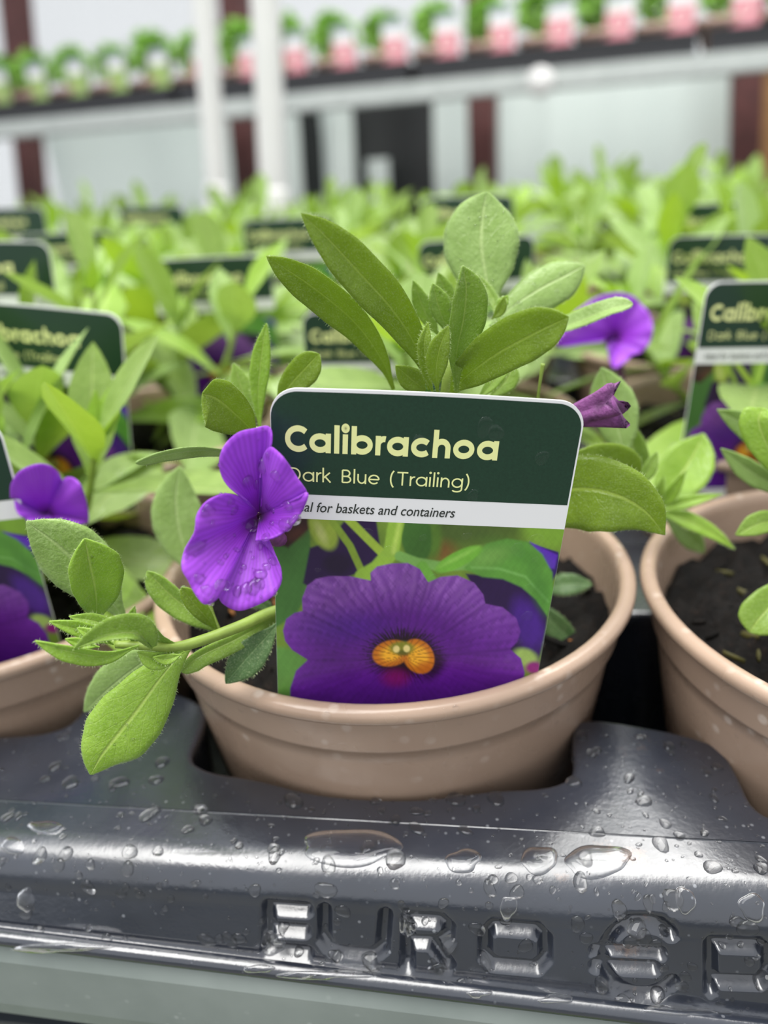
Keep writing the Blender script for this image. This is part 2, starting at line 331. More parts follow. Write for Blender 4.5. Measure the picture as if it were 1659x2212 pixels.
# ------------------------------------------------------------------ pots and compost
POT_PROF = [(.0340, -.0870), (.0360, -.0880), (.0372, -.0870), (.0480, -.0150), (.0486, -.0118), (.0494, -.0112), (.0497, -.0104), (.0500, -.0044),
            (.0503, -.0034), (.0515, -.0034), (.0521, -.0029), (.0525, -.0020), (.0525, -.0012), (.0522, -.0005), (.0515, -.0001), (.0505, .0001),
            (.0497, -.0002), (.0492, -.0009), (.0489, -.0030), (.0480, -.0120), (.0470, -.0180)]
PV, PF = lathe(POT_PROF, 96)
def soil_geo(seed, rad=.0478, z=-.0125, nr=26, na=84):
    rg = np.random.default_rng(seed); V = [(0, 0, z)]; ph = rg.random((14, 3)) * 6.28; fq = rg.normal(0, 420, (14, 2))
    for i in range(1, nr):
        r_ = rad * i / (nr - 1)
        for a in np.linspace(0, 2 * PI, na, endpoint=False):
            x, y = r_ * math.cos(a), r_ * math.sin(a); h = sum(math.sin(f[0] * x + f[1] * y + p[0]) for f, p in zip(fq, ph)) / 14
            V.append((x, y, z + .0055 * h + rg.normal(0, .0012) + .002 * (1 - (i / nr) ** 2)))
    Fc = [(0, 1 + j, 1 + (j + 1) % na) for j in range(na)]
    for i in range(nr - 2):
        for j in range(na):
            a = 1 + i * na + j; b = 1 + i * na + (j + 1) % na; Fc.append((a, a + na, b + na, b))
    mb = MB(); mb.add(V, Fc)
    for q in range(70):                          # chips of bark and fibres in the mix
        a, r_ = rg.random() * 6.28, rad * math.sqrt(rg.random()) * .95; l = rg.uniform(.001, .0035); w = l * rg.uniform(.12, .28); d = rg.random() * 6.28
        c = np.array([r_ * math.cos(a), r_ * math.sin(a), z + .0025]); e1 = np.array([math.cos(d), math.sin(d), rg.normal(0, .3)]) * l; e2 = np.array([-math.sin(d), math.cos(d), rg.normal(0, .4)]) * w; e3 = UP * .0005
        vv = [c + i * e1 * (1 - .3 * abs(j)) + j * e2 + k * e3 for k in (-1, 1) for i, j in ((-1, -.5), (0, -1), (1, -.4), (.9, .5), (0, 1), (-1, .4))]
        mb.add(vv, [(0, 5, 4, 3, 2, 1), (6, 7, 8, 9, 10, 11)] + [(i, (i + 1) % 6, 6 + (i + 1) % 6, 6 + i) for i in range(6)], mi=1 if rg.random() < .45 else 0)
    return mb
def pot_and_soil(root, seed, tilt=None):
    o = np.array(root.location)
    mesh('pot', PV + o, PF, MT['pot'], root)
    mb = soil_geo(seed); mb.V = [v + o for v in mb.V]; return mb.build('compost', None, root, mats=[MT['soil'], MT['bark']])

# generic leaf, shoot and flower geometry in local coordinates (plants seen out of focus)
def gleaf(mb, p, d, up, L, Wd, droop, shape='oval', n=10, k=5, mi=0, cup=.22, seed=0):
    d = norm(d); s = norm(np.cross(d, up)); u = np.cross(s, d); P = []; x = np.array(p, float); dd = d.copy()
    for i in range(n):
        P.append(x.copy()); x = x + dd * L / (n - 1); dd = norm(dd - UP * droop / n)
    P = np.array(P); T = norm(np.gradient(P, axis=0)); S = np.tile(s, (n, 1)); NN = norm(np.cross(S, T))
    v, uv, t, wp = leaf_surface(P, S, NN, Wd / 2, Wd / 2, shape, cup, .05, n, k, seed); mb.add(v, grid_faces(n, k), uv, mi)
def foliage_geo(seed, shoots=6, spread=.034, height=.05, lean=(0, 0)):
    rg = np.random.default_rng(seed); mb = MB(); ms = MB(); ga = 2.4
    for sidx in range(shoots):
        a = sidx * 2 * PI / shoots + rg.normal(0, .25); rr = (0.25 if sidx == 0 else 1) * spread * rg.uniform(.6, 1.15); hh = height * rg.uniform(.65, 1.1) * (1.12 if sidx == 0 else 1)
        p0 = np.array([.006 * math.cos(a), .006 * math.sin(a), -.012]); p2 = np.array([rr * math.cos(a) + lean[0], rr * math.sin(a) + lean[1], hh]); p1 = (p0 + p2) / 2 + np.array([math.cos(a), math.sin(a), 0]) * .006
        Q = catmull([p0, p1, p2], 24); ms.add(*tube([p0, p1, p2], np.array([.0013, .0008]), 6, 12)); T = norm(np.gradient(Q, axis=0)); nl = int(rg.integers(8, 11)); b0 = rg.random() * 6.28
        for j in range(nl):
            f = (j + 1) / nl; q = min(23, int(23 * (0.18 + .82 * f))); t = T[q]; e1 = norm(np.cross(t, [.2, .1, 1])); e2 = np.cross(t, e1); b = b0 + j * ga
            side = math.cos(b) * e1 + math.sin(b) * e2; el = 0.15 + 1.0 * f ** 1.5 + rg.normal(0, .12)
            d = side * math.cos(el) + t * math.sin(el); L = (.047 - .017 * f ** 2.2) * rg.uniform(.8, 1.15); Wd = L * rg.uniform(.34, .44)
            gleaf(mb, Q[q] - side * .0005, d, t, L, Wd, rg.uniform(.1, .7) * (1 - f * .6), rg.choice(['oval', 'blunt', 'ell']), mi=int(rg.choice([0, 0, 1, 2])), seed=int(rg.integers(1e6)))
        for j in range(4):
            b = rg.random() * 6.28; e1 = norm(np.cross(T[-1], [.2, .1, 1])); e2 = np.cross(T[-1], e1); d = T[-1] * 1.0 + .45 * (math.cos(b) * e1 + math.sin(b) * e2)
            gleaf(mb, Q[-1] - T[-1] * .001, d, math.cos(b) * e1 + math.sin(b) * e2, rg.uniform(.008, .015), .0045, -.1, 'lance', 8, 5, 2, seed=j)
    return mb, ms
def flower_geo(parent, name, c, axis, rad, seed=0, roll=0.0, cone=.35):
    """five-lobed trumpet: tube mesh with five petal children"""
    rg = np.random.default_rng(seed); ax = norm(axis); e1 = norm(np.cross(ax, [.13, .21, .97])); e2 = np.cross(ax, e1); c = np.asarray(c, float)
    tb, tf = tube([c - ax * rad * 1.25, c - ax * rad * .6, c - ax * rad * .02], np.array([.0012, .0018, .0034]), 10, 10, cap=False)
    fo = mesh(name, tb, tf, MT['petal_dry'], parent)
    for k in range(5):
        V = []; UV = []; nr, na = 12, 13
        for i in range(nr):
            rr = i / (nr - 1)
            for j in range(na):
                q = (j / (na - 1) - .5) * 2; a = roll + k * 2 * PI / 5 + q * (PI / 5) * 1.08
                lob = rad * (1 - .30 * abs(q) ** 2.6) * rr
                z = -rad * cone * (1 - rr) ** 2 * 1.2 + rad * (.07 * math.sin(7 * rr + k) * q + .10 * (q * q) * rr - .22 * rr ** 3)
                V.append(c + (math.cos(a) * e1 + math.sin(a) * e2) * max(lob, .0022) + ax * z); UV.append((k * .37 + q * .3 * rr, rr))
        mesh('petal', V, grid_faces(nr, na), MT['petal'], fo, uv=UV)
    return fo

# ------------------------------------------------------------------ setting
def structure(o): o['kind'] = 'structure'; return o
V, Fc = box((0, 1.5, -.02), (9, 9, .04)); structure(mesh('floor', V, Fc, plain('concrete', srgb(120, 120, 114), .8, var=.2, scale=6, bump=.3), smooth=False))
def film(name, col, tr, fac, clear=0):
    M_ = Mat(name); M_.p.inputs['Base Color'].default_value = col; M_.p.inputs['Roughness'].default_value = .28
    t = M_.n('ShaderNodeBsdfTranslucent'); t.inputs[0].default_value = tr; ms = M_.n('ShaderNodeMixShader'); ms.inputs[0].default_value = fac
    M_.link(M_.p.outputs[0], ms.inputs[1]); M_.link(t.outputs[0], ms.inputs[2]); M_.link(ms.outputs[0], M_.out.inputs[0])
    nz = M_.noise(5, 3, sc=(1, 1, .15)); M_.bump(nz.outputs[0], .5, .05)
    if clear:
        tp = M_.n('ShaderNodeBsdfTransparent'); m2 = M_.n('ShaderNodeMixShader'); m2.inputs[0].default_value = clear
        M_.link(ms.outputs[0], m2.inputs[1]); M_.link(tp.outputs[0], m2.inputs[2]); M_.link(m2.outputs[0], M_.out.inputs[0])
    return M_.m
MT['film'] = film('clear_film', srgb(252, 253, 253), srgb(253, 254, 254), .72, .55)
MT['sheet'] = film('hanging_sheet', srgb(238, 244, 240), srgb(238, 246, 242), .45)
MT['white_pole'] = plain('white_pole', srgb(212, 211, 209), .35, var=.03, scale=20)
MT['timber'] = plain('timber_stain', srgb(84, 46, 44), .6, var=.3, scale=30, bump=.3)
MT['black_tray'] = plain('black_tray', srgb(46, 46, 50), .45)
MT['black'] = plain('gap_shade', srgb(22, 24, 24), .5, var=.3, scale=12)  # black colour paints the shade inside the opening under the shelf
MT['ply'] = plain('plywood', srgb(150, 112, 70), .7, var=.2, scale=14)
# back staging runs along this line (nearer at its right end)
SA = np.array([-1.16, 1.80, 0.0]); SB = np.array([0.497, 1.523, 0.0]); SD = norm(SB - SA); SN = np.array([-SD[1], SD[0], 0.0])   # SN points away from the camera
def sp(s, dep, z): return SA + SD * s + SN * dep + UP * (G + z)
def sbox(s0, s1, d0, d1, z0, z1):
    V = [sp(s, d, z) for z in (z0, z1) for s, d in ((s0, d0), (s1, d0), (s1, d1), (s0, d1))]
    return V, [(0, 3, 2, 1), (4, 5, 6, 7), (0, 1, 5, 4), (1, 2, 6, 5), (2, 3, 7, 6), (3, 0, 4, 7)]
V, Fc = sbox(-1.6, 3.4, 1.15, 1.154, -G, 2.2); structure(mesh('wall_back', V, Fc, MT['film'], smooth=False))
# timber posts of the tunnel wall (pixel top, pixel bottom, distance)
POSTS = [((33, 0), (73, 430), 2.95, 'leftmost of the dark red timber posts, by the pale sheet at the left'),
         ((507, -10), (542, 430), 2.62, 'dark red timber post behind the two white poles'),
         ((1040, -10), (1046, 420), 2.42, 'dark red timber post just right of the black gap under the shelf'),
         ((1616, 60), (1606, 400), 2.24, 'dark red timber post beside the brown board')]
for (a, b, d, lab) in POSTS:
    A, B = at(*a, d), at(*b, d); D = norm(B - A); A2 = A - D * .5; B2 = B + D * ((B[2]) / -D[2]) ; hw = .037
    e1 = SD * hw; e2 = SN * hw; c_ = .12
    mb = MB(); ring = [(-1, -1 + c_), (-1 + c_, -1), (1 - c_, -1), (1, -1 + c_), (1, 1 - c_), (1 - c_, 1), (-1 + c_, 1), (-1, 1 - c_)]
    V = [p + e1 * i + e2 * j for p in (A2, B2) for i, j in ring]
    mb.add(V, grid_faces(2, 8, True) + [tuple(range(7, -1, -1)), tuple(range(8, 16))])
    o = mb.build('timber_post', MT['timber'], origin=B2, smooth=False); tag(o, lab, 'post', 'dark red timber posts')
# two white poles nearer the camera
for (a, b, d, r_, lab) in [((438, -20), (470, 430), 1.18, .0150, 'slimmer white pole, left one of the pair in front of the shelf'), ((572, -20), (592, 440), 1.12, .0180, 'stouter white pole, right one of the pair in front of the far shelf')]:
    A, B = at(*a, d), at(*b, d); D = norm(B - A); A2 = A - D * .35; B2 = B + D * (B[2] / -D[2])
    root = thing('white_pole', B2, lab, 'pole', 'white poles')
    V, Fc = tube([A2, B2], np.array([r_, r_]), 20, 6); mesh('pole', V, Fc, MT['white_pole'], root)
    K = B + D * .03
    V, Fc = tube([K - D * .05, K - D * .02, K + D * .02, K + D * .05], np.array([r_ * 1.02, r_ * 1.25, r_ * 1.25, r_ * 1.02]), 20, 14); mesh('collar', V, Fc, MT['white_pole'], root)
# hanging polythene under the shelf: a wavy sheet either side of a gap
def sheet(name, s0, s1, dep, z0, z1, amp, wl, lab, mat='sheet', seed=0):
    n = int((s1 - s0) / .012) + 2; rg = np.random.default_rng(seed); ph = rg.random(6) * 6.28; V = []
    for zi, z in enumerate(np.linspace(z1, z0, 12)):
        for s in np.linspace(s0, s1, n):
            w = sum(math.sin(s * wl * (1 + .6 * k) + ph[k]) / (k + 1) for k in range(4)) * amp * (1 + .8 * zi / 11)
            V.append(sp(s, dep + w + .012 * math.sin(zi * .9 + s * 2), z))
    Fc = grid_faces(12, n); N = len(V); V2 = [v + SN * .0015 for v in V]
    Fc = Fc + [tuple(i + N for i in f[::-1]) for f in Fc]
    o = mesh(name, np.array(V + V2), Fc, MT[mat], origin=sp((s0 + s1) / 2, dep, z0)); return tag(o, lab, 'polythene sheet' if mat == 'sheet' else 'sheet', 'sheets hanging under the shelf')
def ss(px, dep, py=330):                        # where along the staging line a pixel column falls, dep metres behind its front
    v = ray(px, py); k = (SN @ (SA + SN * dep - CAM * np.array([1, 1, 0]))) / (SN @ v); p = CAM + v * k; return (p - SA) @ SD
sheet('hanging_sheet', -.6, ss(648, .93), .93, -.55, .30, .012, 9, 'pale polythene sheet under the shelf, left of the white poles', seed=1)
sheet('hanging_sheet', ss(935, .90), ss(1625, .90), .90, -.55, .27, .012, 14, 'pale folded polythene sheet under the shelf, right of the black gap', seed=2)
sheet('gap_shade', ss(600, 1.07), ss(1000, 1.07), 1.07, -.6, .24, .006, 12, 'black sheet standing in for the shade in the gap under the shelf', 'black', seed=3)  # added dark sheet, its colour imitates the unlit recess behind the gap
sheet('hanging_sheet', ss(690, .97), ss(765, .97), .97, -.5, .225, .018, 34, 'narrow crumpled white strip hanging in front of the black gap', seed=4)
sheet('hanging_sheet', ss(785, .99), ss(838, .99), .99, -.6, .07, .02, 30, 'short white strip low in the black gap', seed=6)
V, Fc = sbox(ss(1625, .8), ss(1625, .8) + .5, .80, .815, -.6, .26); tag(mesh('plywood_board', V, Fc, MT['ply'], origin=sp(2.0, .55, -.6), smooth=False), 'brown wooden board at the right end under the shelf', 'board')
# back staging bench
root = thing('staging_bench', sp(.8, .2, -G), 'raised metal staging bench carrying the far row of pots', 'bench')
mb = MB(); mb.add(*sbox(-.9, 2.6, 0, .012, .176, .212)); mb.add(*sbox(-.9, 2.6, 0, .03, .176, .181)); mb.build('edge_rail', MT['metal_far'], root, smooth=False)
V, Fc = sbox(-.9, 2.6, .012, .52, .200, .212); mesh('bench_top', V, Fc, MT['metal'], root, smooth=False)
for s in (-.85, 2.55):
    for d in (.03, .48): V, Fc = sbox(s - .02, s + .02, d - .02, d + .02, -G, .20); mesh('leg', V, Fc, MT['metal'], root, smooth=False)
o_ = at(1172, 182, 1.735); V, Fc = lathe([(0, 0), (.020, 0), (.026, .004), (.026, .012), (.018, .018), (0, .02)], 24)
Rm = np.stack([SD, UP, -SN], 1); mesh('bolt_cap', (V @ Rm.T) + sp((o_ - SA) @ SD, -.001, .19), Fc, MT['white_pole'], root)
# black trays, pots, curly plants and their labels on the back staging
for k, s0 in enumerate(np.arange(-.62, 2.2, .55)):
    root = thing('black_tray', sp(s0 + .265, .15, .212), 'black plastic pot tray on the far shelf, tray %s from the left' % ['first', 'second', 'third', 'fourth', 'fifth', 'sixth'][k], 'tray', 'black trays on the far shelf')
    mb = MB(); mb.add(*sbox(s0, s0 + .53, .03, .27, .212, .216)); mb.add(*sbox(s0, s0 + .53, .03, .04, .212, .250)); mb.add(*sbox(s0, s0 + .53, .26, .27, .212, .250)); mb.add(*sbox(s0, s0 + .01, .04, .26, .212, .25)); mb.add(*sbox(s0 + .52, s0 + .53, .04, .26, .212, .25))
    mb.build('tray_body', MT['black_tray'], root, smooth=False); V, Fc = sbox(s0 - .004, s0 + .534, .022, .034, .243, .251); mesh('tray_lip', V, Fc, MT['black_tray'], root, smooth=False)
MT['curly'] = plain('curly_leaf', srgb(136, 184, 76), .5, var=.25, scale=60)
MT['far_pot'] = plain('far_pot', srgb(170, 140, 126), .5)
MT['far_pink'] = plain('far_pink', srgb(208, 134, 144), .4); MT['far_ring'] = plain('far_ring', srgb(236, 200, 200), .4); MT['far_green'] = plain('far_green', srgb(150, 176, 100), .4); MT['far_grey'] = plain('far_grey', srgb(150, 160, 166), .4)
def curly(seed):
    rg = np.random.default_rng(seed); mb = MB()
    for q in range(330):
        d = norm(rg.normal(0, 1, 3) + [0, 0, .5]); rr = .034 * (.25 + .75 * rg.random() ** .6); c = np.array([0, 0, .040]) + d * rr * np.array([1.05, 1.05, .95]); c[2] = max(c[2], .004)
        gleaf(mb, c, d + rg.normal(0, .5, 3), norm(rg.normal(0, 1, 3)), rg.uniform(.012, .02), rg.uniform(.010, .015), .8, 'blunt', 5, 4, 0, .6, q)
    for q in range(8):
        a = q * .8; mb.add(*tube([(0, 0, -.01), (.008 * math.cos(a), .008 * math.sin(a), .015), (.022 * math.cos(a), .022 * math.sin(a), .045)], np.array([.0012, .0008]), 5, 6))
    return mb
curl = [curly(20 + k) for k in range(3)]; curl_me = []
for c_ in curl:
    o = c_.build('foliage', MT['curly']); curl_me.append(o.data); bpy.data.objects.remove(o)
fpV, fpF = lathe([(.03, -.055), (.0455, -.012), (.0495, -.012), (.0505, 0), (.047, 0), (.045, -.012), (0, -.014)], 40)
fp_me = None; lab_me = {}
NUM = ['first', 'second', 'third', 'fourth', 'fifth', 'sixth', 'seventh', 'eighth', 'ninth', 'tenth', 'eleventh', 'twelfth', 'thirteenth', 'fourteenth', 'fifteenth', 'sixteenth', 'seventeenth', 'eighteenth', 'nineteenth']
def newob(name, me, parent): o = bpy.data.objects.new(name, me); link(o); o.parent = parent; return o
rng2 = np.random.default_rng(5); ns = 17
for k in range(ns):
    s = -.06 + k * .1095; c = sp(s + .02, .085, .272)
    root = thing('potted_herb', c, '%s curly green potted plant from the left on the far shelf' % NUM[k], 'plant', 'curly potted plants on the far shelf')
    if fp_me is None:
        p_ = mesh('pot', fpV + c, fpF, MT['far_pot'], root); fp_me = p_.data
    else: newob('pot', fp_me, root)
    f_ = newob('foliage', curl_me[k % 3], root); f_.rotation_euler = (0, 0, rng2.random() * 6); sc_ = rng2.uniform(1.0, 1.2); f_.scale = (sc_, sc_, sc_)
    pale = k < 6
    lc = sp(s - .054, .042, .262)
    lr = thing('plant_label', lc, '%s small %s label from the left on the far shelf' % (NUM[k], 'white and pale green' if pale else 'white and pink'), 'label', 'small labels on the far shelf')
    if pale not in lab_me:
        def lp(x, z, y): return sp((lc - SA) @ SD + x, (lc - SA) @ SN + y, lc[2] - G + z)
        def lbox(x0, x1, z0, z1, y0, y1):
            return [lp(x, z, y) for z in (z0, z1) for x, y in ((x0, y0), (x1, y0), (x1, y1), (x0, y1))], [(0, 3, 2, 1), (4, 5, 6, 7), (0, 1, 5, 4), (1, 2, 6, 5), (2, 3, 7, 6), (3, 0, 4, 7)]
        mem = []
        V, Fc = lbox(-.024, .024, -.03, .066, 0, .0008); mem.append(('card', mesh('card', V, Fc, MT['card'], lr, smooth=False)))
        V, Fc = lbox(-.0235, .0235, .052, .0655, -.0004, 0); mem.append(('header_band', mesh('header_band', V, Fc, MT['far_grey'], lr, smooth=False)))
        V, Fc = lbox(-.0235, .0235, -.01, .034, -.0004, 0); mem.append(('picture', mesh('picture', V, Fc, MT['far_green' if pale else 'far_pink'], lr, smooth=False)))
        if not pale:
            rv = []; 
            for rr in (.010, .014):
                for a in np.linspace(0, 2 * PI, 24, endpoint=False): rv.append(lp(rr * math.cos(a), .016 + rr * math.sin(a), -.0006))
            mem.append(('printed_ring', mesh('printed_ring', rv, grid_faces(2, 24, True), MT['far_ring'], lr)))
        lab_me[pale] = [(n_, o.data) for n_, o in mem]
    else:
        for n_, me in lab_me[pale]: newob(n_, me, lr)
# green weeds on the floor below the near bench
mb = MB(); rg = np.random.default_rng(3)
for q in range(900):
    c = np.array([rg.uniform(-.9, .5), rg.uniform(-.35, .5), 0]); a = rg.random() * 6.28
    gleaf(mb, c, [math.cos(a) * .6, math.sin(a) * .6, .8], UP, rg.uniform(.06, .16), .02, .6, 'ell', 5, 3, 0, .2, q)
o = mb.build('weeds', MT['leaf']); o['kind'] = 'stuff'; tag(o, 'green weeds growing on the floor below the near bench', 'weeds')

# ------------------------------------------------------------------ near bench and tray
root = thing('growing_bench', (0, .5, 0), 'grey galvanised bench whose wet metal edge runs below the dark tray', 'bench')
BX0, BX1 = -1.1, 0.9
prof = [(-.0660, -.0440), (-.0600, -.0440), (-.0400, -.0905), (.80, -.0905), (.80, -.0925), (-.0425, -.0925), (-.0640, -.0648), (-.0680, -.0645), (-.0698, -.0628), (-.0704, -.0590), (-.0704, -.0470), (-.0692, -.0445)]
k = len(prof)
V = [(x, y, G + z) for x in (BX0, -.2, .2, BX1) for y, z in [(y, z - .0004 - .055 * max(-.2, min(.2, x)) * (1 if y < 0 else 0)) for y, z in prof]]
mesh('bench_deck', V, grid_faces(4, k, True) + [tuple(range(k - 1, -1, -1)), tuple(range(3 * k, 4 * k))], MT['metal'], root, smooth=False)
for x in (BX0 + .05, BX1 - .05):
    for y in (.0, .75): V, Fc = box((x, y, (G - .096) / 2), (.04, .04, G - .096)); mesh('leg', V, Fc, MT['metal'], root, smooth=False)

# plant tray: deck with pot openings, rolled front edge with letters pressed into its face, rolled lip
POTS = {(i, 0): np.array([(-.1046, .0086), (0, 0), (.1056, -.0086)][i + 1]) for i in (-1, 0, 1)}
def tray_front(root, x0, x1, y0, letters):
    nx = int((x1 - x0) / (.0003 if letters else .004)) + 1; pr = []
    for a in np.linspace(0, 1, 4): pr.append((-.0505 - .004 * a, -.0235 - .0003 * a))
    for a in np.linspace(math.radians(88), math.radians(4), 12): pr.append((-.0580 - .0072 * math.cos(a), -.0310 + .0072 * math.sin(a) - .0002))
    for a in np.linspace(0.03, 1, 62): pr.append((-.0652 - .0022 * a, -.0310 - .0085 * a))
    for a in np.linspace(0.2, 1, 6): pr.append((-.0674 - .0012 * a ** 4, -.0395 - .0022 * a))
    pr = np.array(pr); xs = np.linspace(x0, x1, nx); X = np.repeat(xs, len(pr)); Yp = np.tile(pr[:, 0], nx); Z = np.tile(pr[:, 1], nx)
    skew = np.where(Z < -.032, (-.032 - Z) / .0097, 0) * -.055 * np.clip(X, -.2, .2); Z = Z + skew
    V = np.stack([X, Yp + y0, Z + G], 1)
    if letters:
        q = proj(V); d = np.full(len(V), 1e9)
        def seg(pts):
            nonlocal d
            pts = np.array(pts, float)
            for a, b in zip(pts[:-1], pts[1:]):
                ab = b - a; t = np.clip(((q - a) @ ab) / (ab @ ab + 1e-9), 0, 1); d = np.minimum(d, np.linalg.norm(q - (a + t[:, None] * ab), axis=1))
        def arc(cx, cy, rx, ry, a0, a1): seg([(cx + rx * math.cos(t), cy + ry * math.sin(t)) for t in np.radians(np.linspace(a0, a1, 26))])
        seg([(660, 1968), (580, 1962), (580, 2052), (660, 2060)]); seg([(580, 2007), (655, 2013)])                              # E
        seg([(700, 1970), (700, 2030), (716, 2052), (740, 2060), (805, 2066), (826, 2050), (832, 1980)])                        # U
        seg([(880, 2084), (880, 1988), (950, 1992), (968, 2006), (966, 2026), (948, 2038), (884, 2036)]); seg([(935, 2040), (968, 2086)])   # R
        seg([(1065, 2004), (1160, 2012), (1178, 2030), (1178, 2072), (1160, 2092), (1068, 2084), (1048, 2066), (1048, 2022), (1065, 2004)])   # O
        arc(1388, 2072, 84, 78, 40, 318); seg([(1288, 2056), (1425, 2062)]); seg([(1288, 2088), (1412, 2094)])                   # euro sign
        seg([(1536, 2142), (1536, 2042), (1640, 2046), (1660, 2062), (1660, 2100), (1640, 2124), (1540, 2120)])                  # P
        g = 1 - np.clip((d - 5) / 15, 0, 1); g = g * g * (3 - 2 * g); V[:, 1] += .0017 * g
    N = len(pr); Fc = grid_faces(nx, N); m_ = mesh('front_edge', V, [f[::-1] for f in Fc], MT['tray'], root)
    xs2 = np.linspace(x0, x1, 40); P = [np.array([x, y0 - .0692, G - .0422 - .055 * min(.2, max(-.2, x))]) for x in xs2]
    Vt, Ft = tube(P, np.array([.0015]), 10, 60); mesh('rolled_lip', Vt, Ft, MT['tray'], root)
def hole_poly(cent, yo, x_end0, x_end1):
    lo = [(x_end0, yo - .0226)]
    for cx, cy in cent:
        lo += [(cx - .0400, cy - .0226), (cx - .0388, cy - .0300), (cx - .0384, cy - .0400), (cx - .0325, cy - .0435), (cx - .022, cy - .0447), (cx - .011, cy - .0477), (cx, cy - .0484), (cx + .011, cy - .0477), (cx + .022, cy - .0447), (cx + .0325, cy - .0435), (cx + .0384, cy - .0400), (cx + .0388, cy - .0300), (cx + .0400, cy - .0226)]
    lo += [(x_end1, yo - .0226)]
    hi = [(x_end1, yo + .0226)]
    for cx, cy in cent[::-1]:
        hi += [(cx + .040, cy + .0226), (cx + .0386, cy + .040), (cx + .022, cy + .0447), (cx, cy + .0484), (cx - .022, cy + .0447), (cx - .0386, cy + .040), (cx - .040, cy + .0226)]
    hi += [(x_end0, yo + .0226)]
    P = [np.array(p) for p in lo + hi]
    for _ in range(2): P = [q for a, b in zip(P, P[1:] + P[:1]) for q in (a * .78 + b * .22, a * .22 + b * .78)]
    return P
def tray_deck(root, outer, holes, z):
    cu = bpy.data.curves.new('deck', 'CURVE'); cu.dimensions = '2D'; cu.fill_mode = 'BOTH'; cu.extrude = .0006; cu.bevel_depth = .0010; cu.bevel_resolution = 3
    for poly in [outer] + holes:
        s = cu.splines.new('POLY'); s.points.add(len(poly) - 1); s.use_cyclic_u = True
        for p, q in zip(s.points, poly): p.co = (q[0], q[1], 0, 1)
    t = bpy.data.objects.new('deck', cu); link(t); dg = bpy.context.evaluated_depsgraph_get(); me = bpy.data.meshes.new_from_object(t.evaluated_get(dg)); bpy.data.objects.remove(t)
    V = np.array([v.co for v in me.vertices]) + [0, 0, z]; Fc = [tuple(p.vertices) for p in me.polygons]
    o = mesh('deck', V, Fc, MT['tray'], root, smooth=False)
    for p, q in zip(o.data.polygons, me.polygons): p.use_smooth = q.use_smooth
    # short walls that drop from the rim of every opening
    mb = MB()
    for h in holes:
        h = np.array(h); n = len(h); c = h.mean(0)
        A = np.column_stack([h, np.full(n, z - .001)]); B = np.column_stack([h + (h - np.roll(h, 1, 0)) * 0, np.full(n, z - .060)]); mb.add(np.vstack([A, B]), [(i, (i + 1) % n, n + (i + 1) % n, n + i) for i in range(n)])
    mb.build('pot_sockets', MT['tray'], root)
    return o
root = thing('plant_tray', (.03, .05, G - .0555), 'dark grey wet plastic tray with letters pressed into its front, holding the front pots', 'tray', 'dark grey plant trays')
TX0, TX1 = -.34, .36
tray_front(root, TX0, TX1, 0.0, True)
rowc = {0: [POTS[(-1, 0)], POTS[(0, 0)], POTS[(1, 0)]]}
h0 = hole_poly([np.array(p) for p in [(-.2092, .0150), (-.1046, .0086), (0, 0), (.1046, -.0060), (.2092, -.012)]], 0, -.255, .255)
deckouter = [(TX0, -.0520), (TX1, -.0520), (TX1, .0555), (TX0, .0555)]
tray_deck(root, deckouter, [h0], G - .0250)
V, Fc = box(((TX0 + TX1) / 2, .0, G - .0895), (TX1 - TX0 - .01, .108, .001)); 
mesh('tray_floor', [v + np.array([0, 0, -.0006]) for v in V], Fc, MT['tray'], root, smooth=False)
deck_src = root; TRAYS = [root]
ROWW = ['second', 'third', 'fourth', 'fifth', 'sixth', 'seventh', 'eighth']
for j in range(1, 7):
    r2 = thing('plant_tray', (.03, .05 + .107 * j, G - .0555), 'dark grey plant tray under the %s row of pots back from the front' % ROWW[j - 1], 'tray', 'dark grey plant trays')
    for ch in deck_src.children:
        if ch.name.startswith(('deck', 'pot_sockets', 'tray_floor')): newob(ch.name.split('.')[0], ch.data, r2).location = ch.location

# ------------------------------------------------------------------ plant labels
LTL, LTR, LBR, LBL = [at(px, py, .1125) for px, py in ((582, 836), (1270, 868), (1152, 1508), (600, 1490))]
LNRM = norm(np.cross(LTR - LTL, LBL - LTL)); LNRM = LNRM if LNRM @ (CAM - LTL) > 0 else -LNRM
def lw(U, Vv, off=0.0):                          # label coordinates (about photo pixels on the card) -> world
    U = np.asarray(U, float) / 688; T = np.asarray(Vv, float) / 650; U = U[..., None]; T = T[..., None]
    return (LTL * (1 - U) + LTR * U) * (1 - T) + (LBL * (1 - U) + LBR * U) * T + LNRM * off
def rounded(u0, v0, u1, v1, r, arch=0.0):
    P = []
    for cx, cy, a0 in ((u0 + r, v0 + r * .8, 180), (u1 - r, v0 + r * .8, 270)):
        for a in np.linspace(a0, a0 + 90, 12): P.append((cx + r * math.cos(math.radians(a)), cy + r * .8 * math.sin(math.radians(a))))
    top = P[:12]; tr_ = P[12:]; mid = [(u, v0 - arch * math.sin(PI * (u - top[-1][0]) / (tr_[0][0] - top[-1][0]))) for u in np.linspace(top[-1][0], tr_[0][0], 14)[1:-1]]
    return top + mid + tr_ + ([(u1, v1), (u0, v1)] if v1 < 600 else [(u1, 681), (u1 - 150, 700), (u1 - 210, 740), (u1 - 300, v1 - 20), ((u0 + u1) / 2, v1), (u0 + 300, v1 - 20), (u0 + 210, 740), (u0 + 150, 700), (u0, 681)])
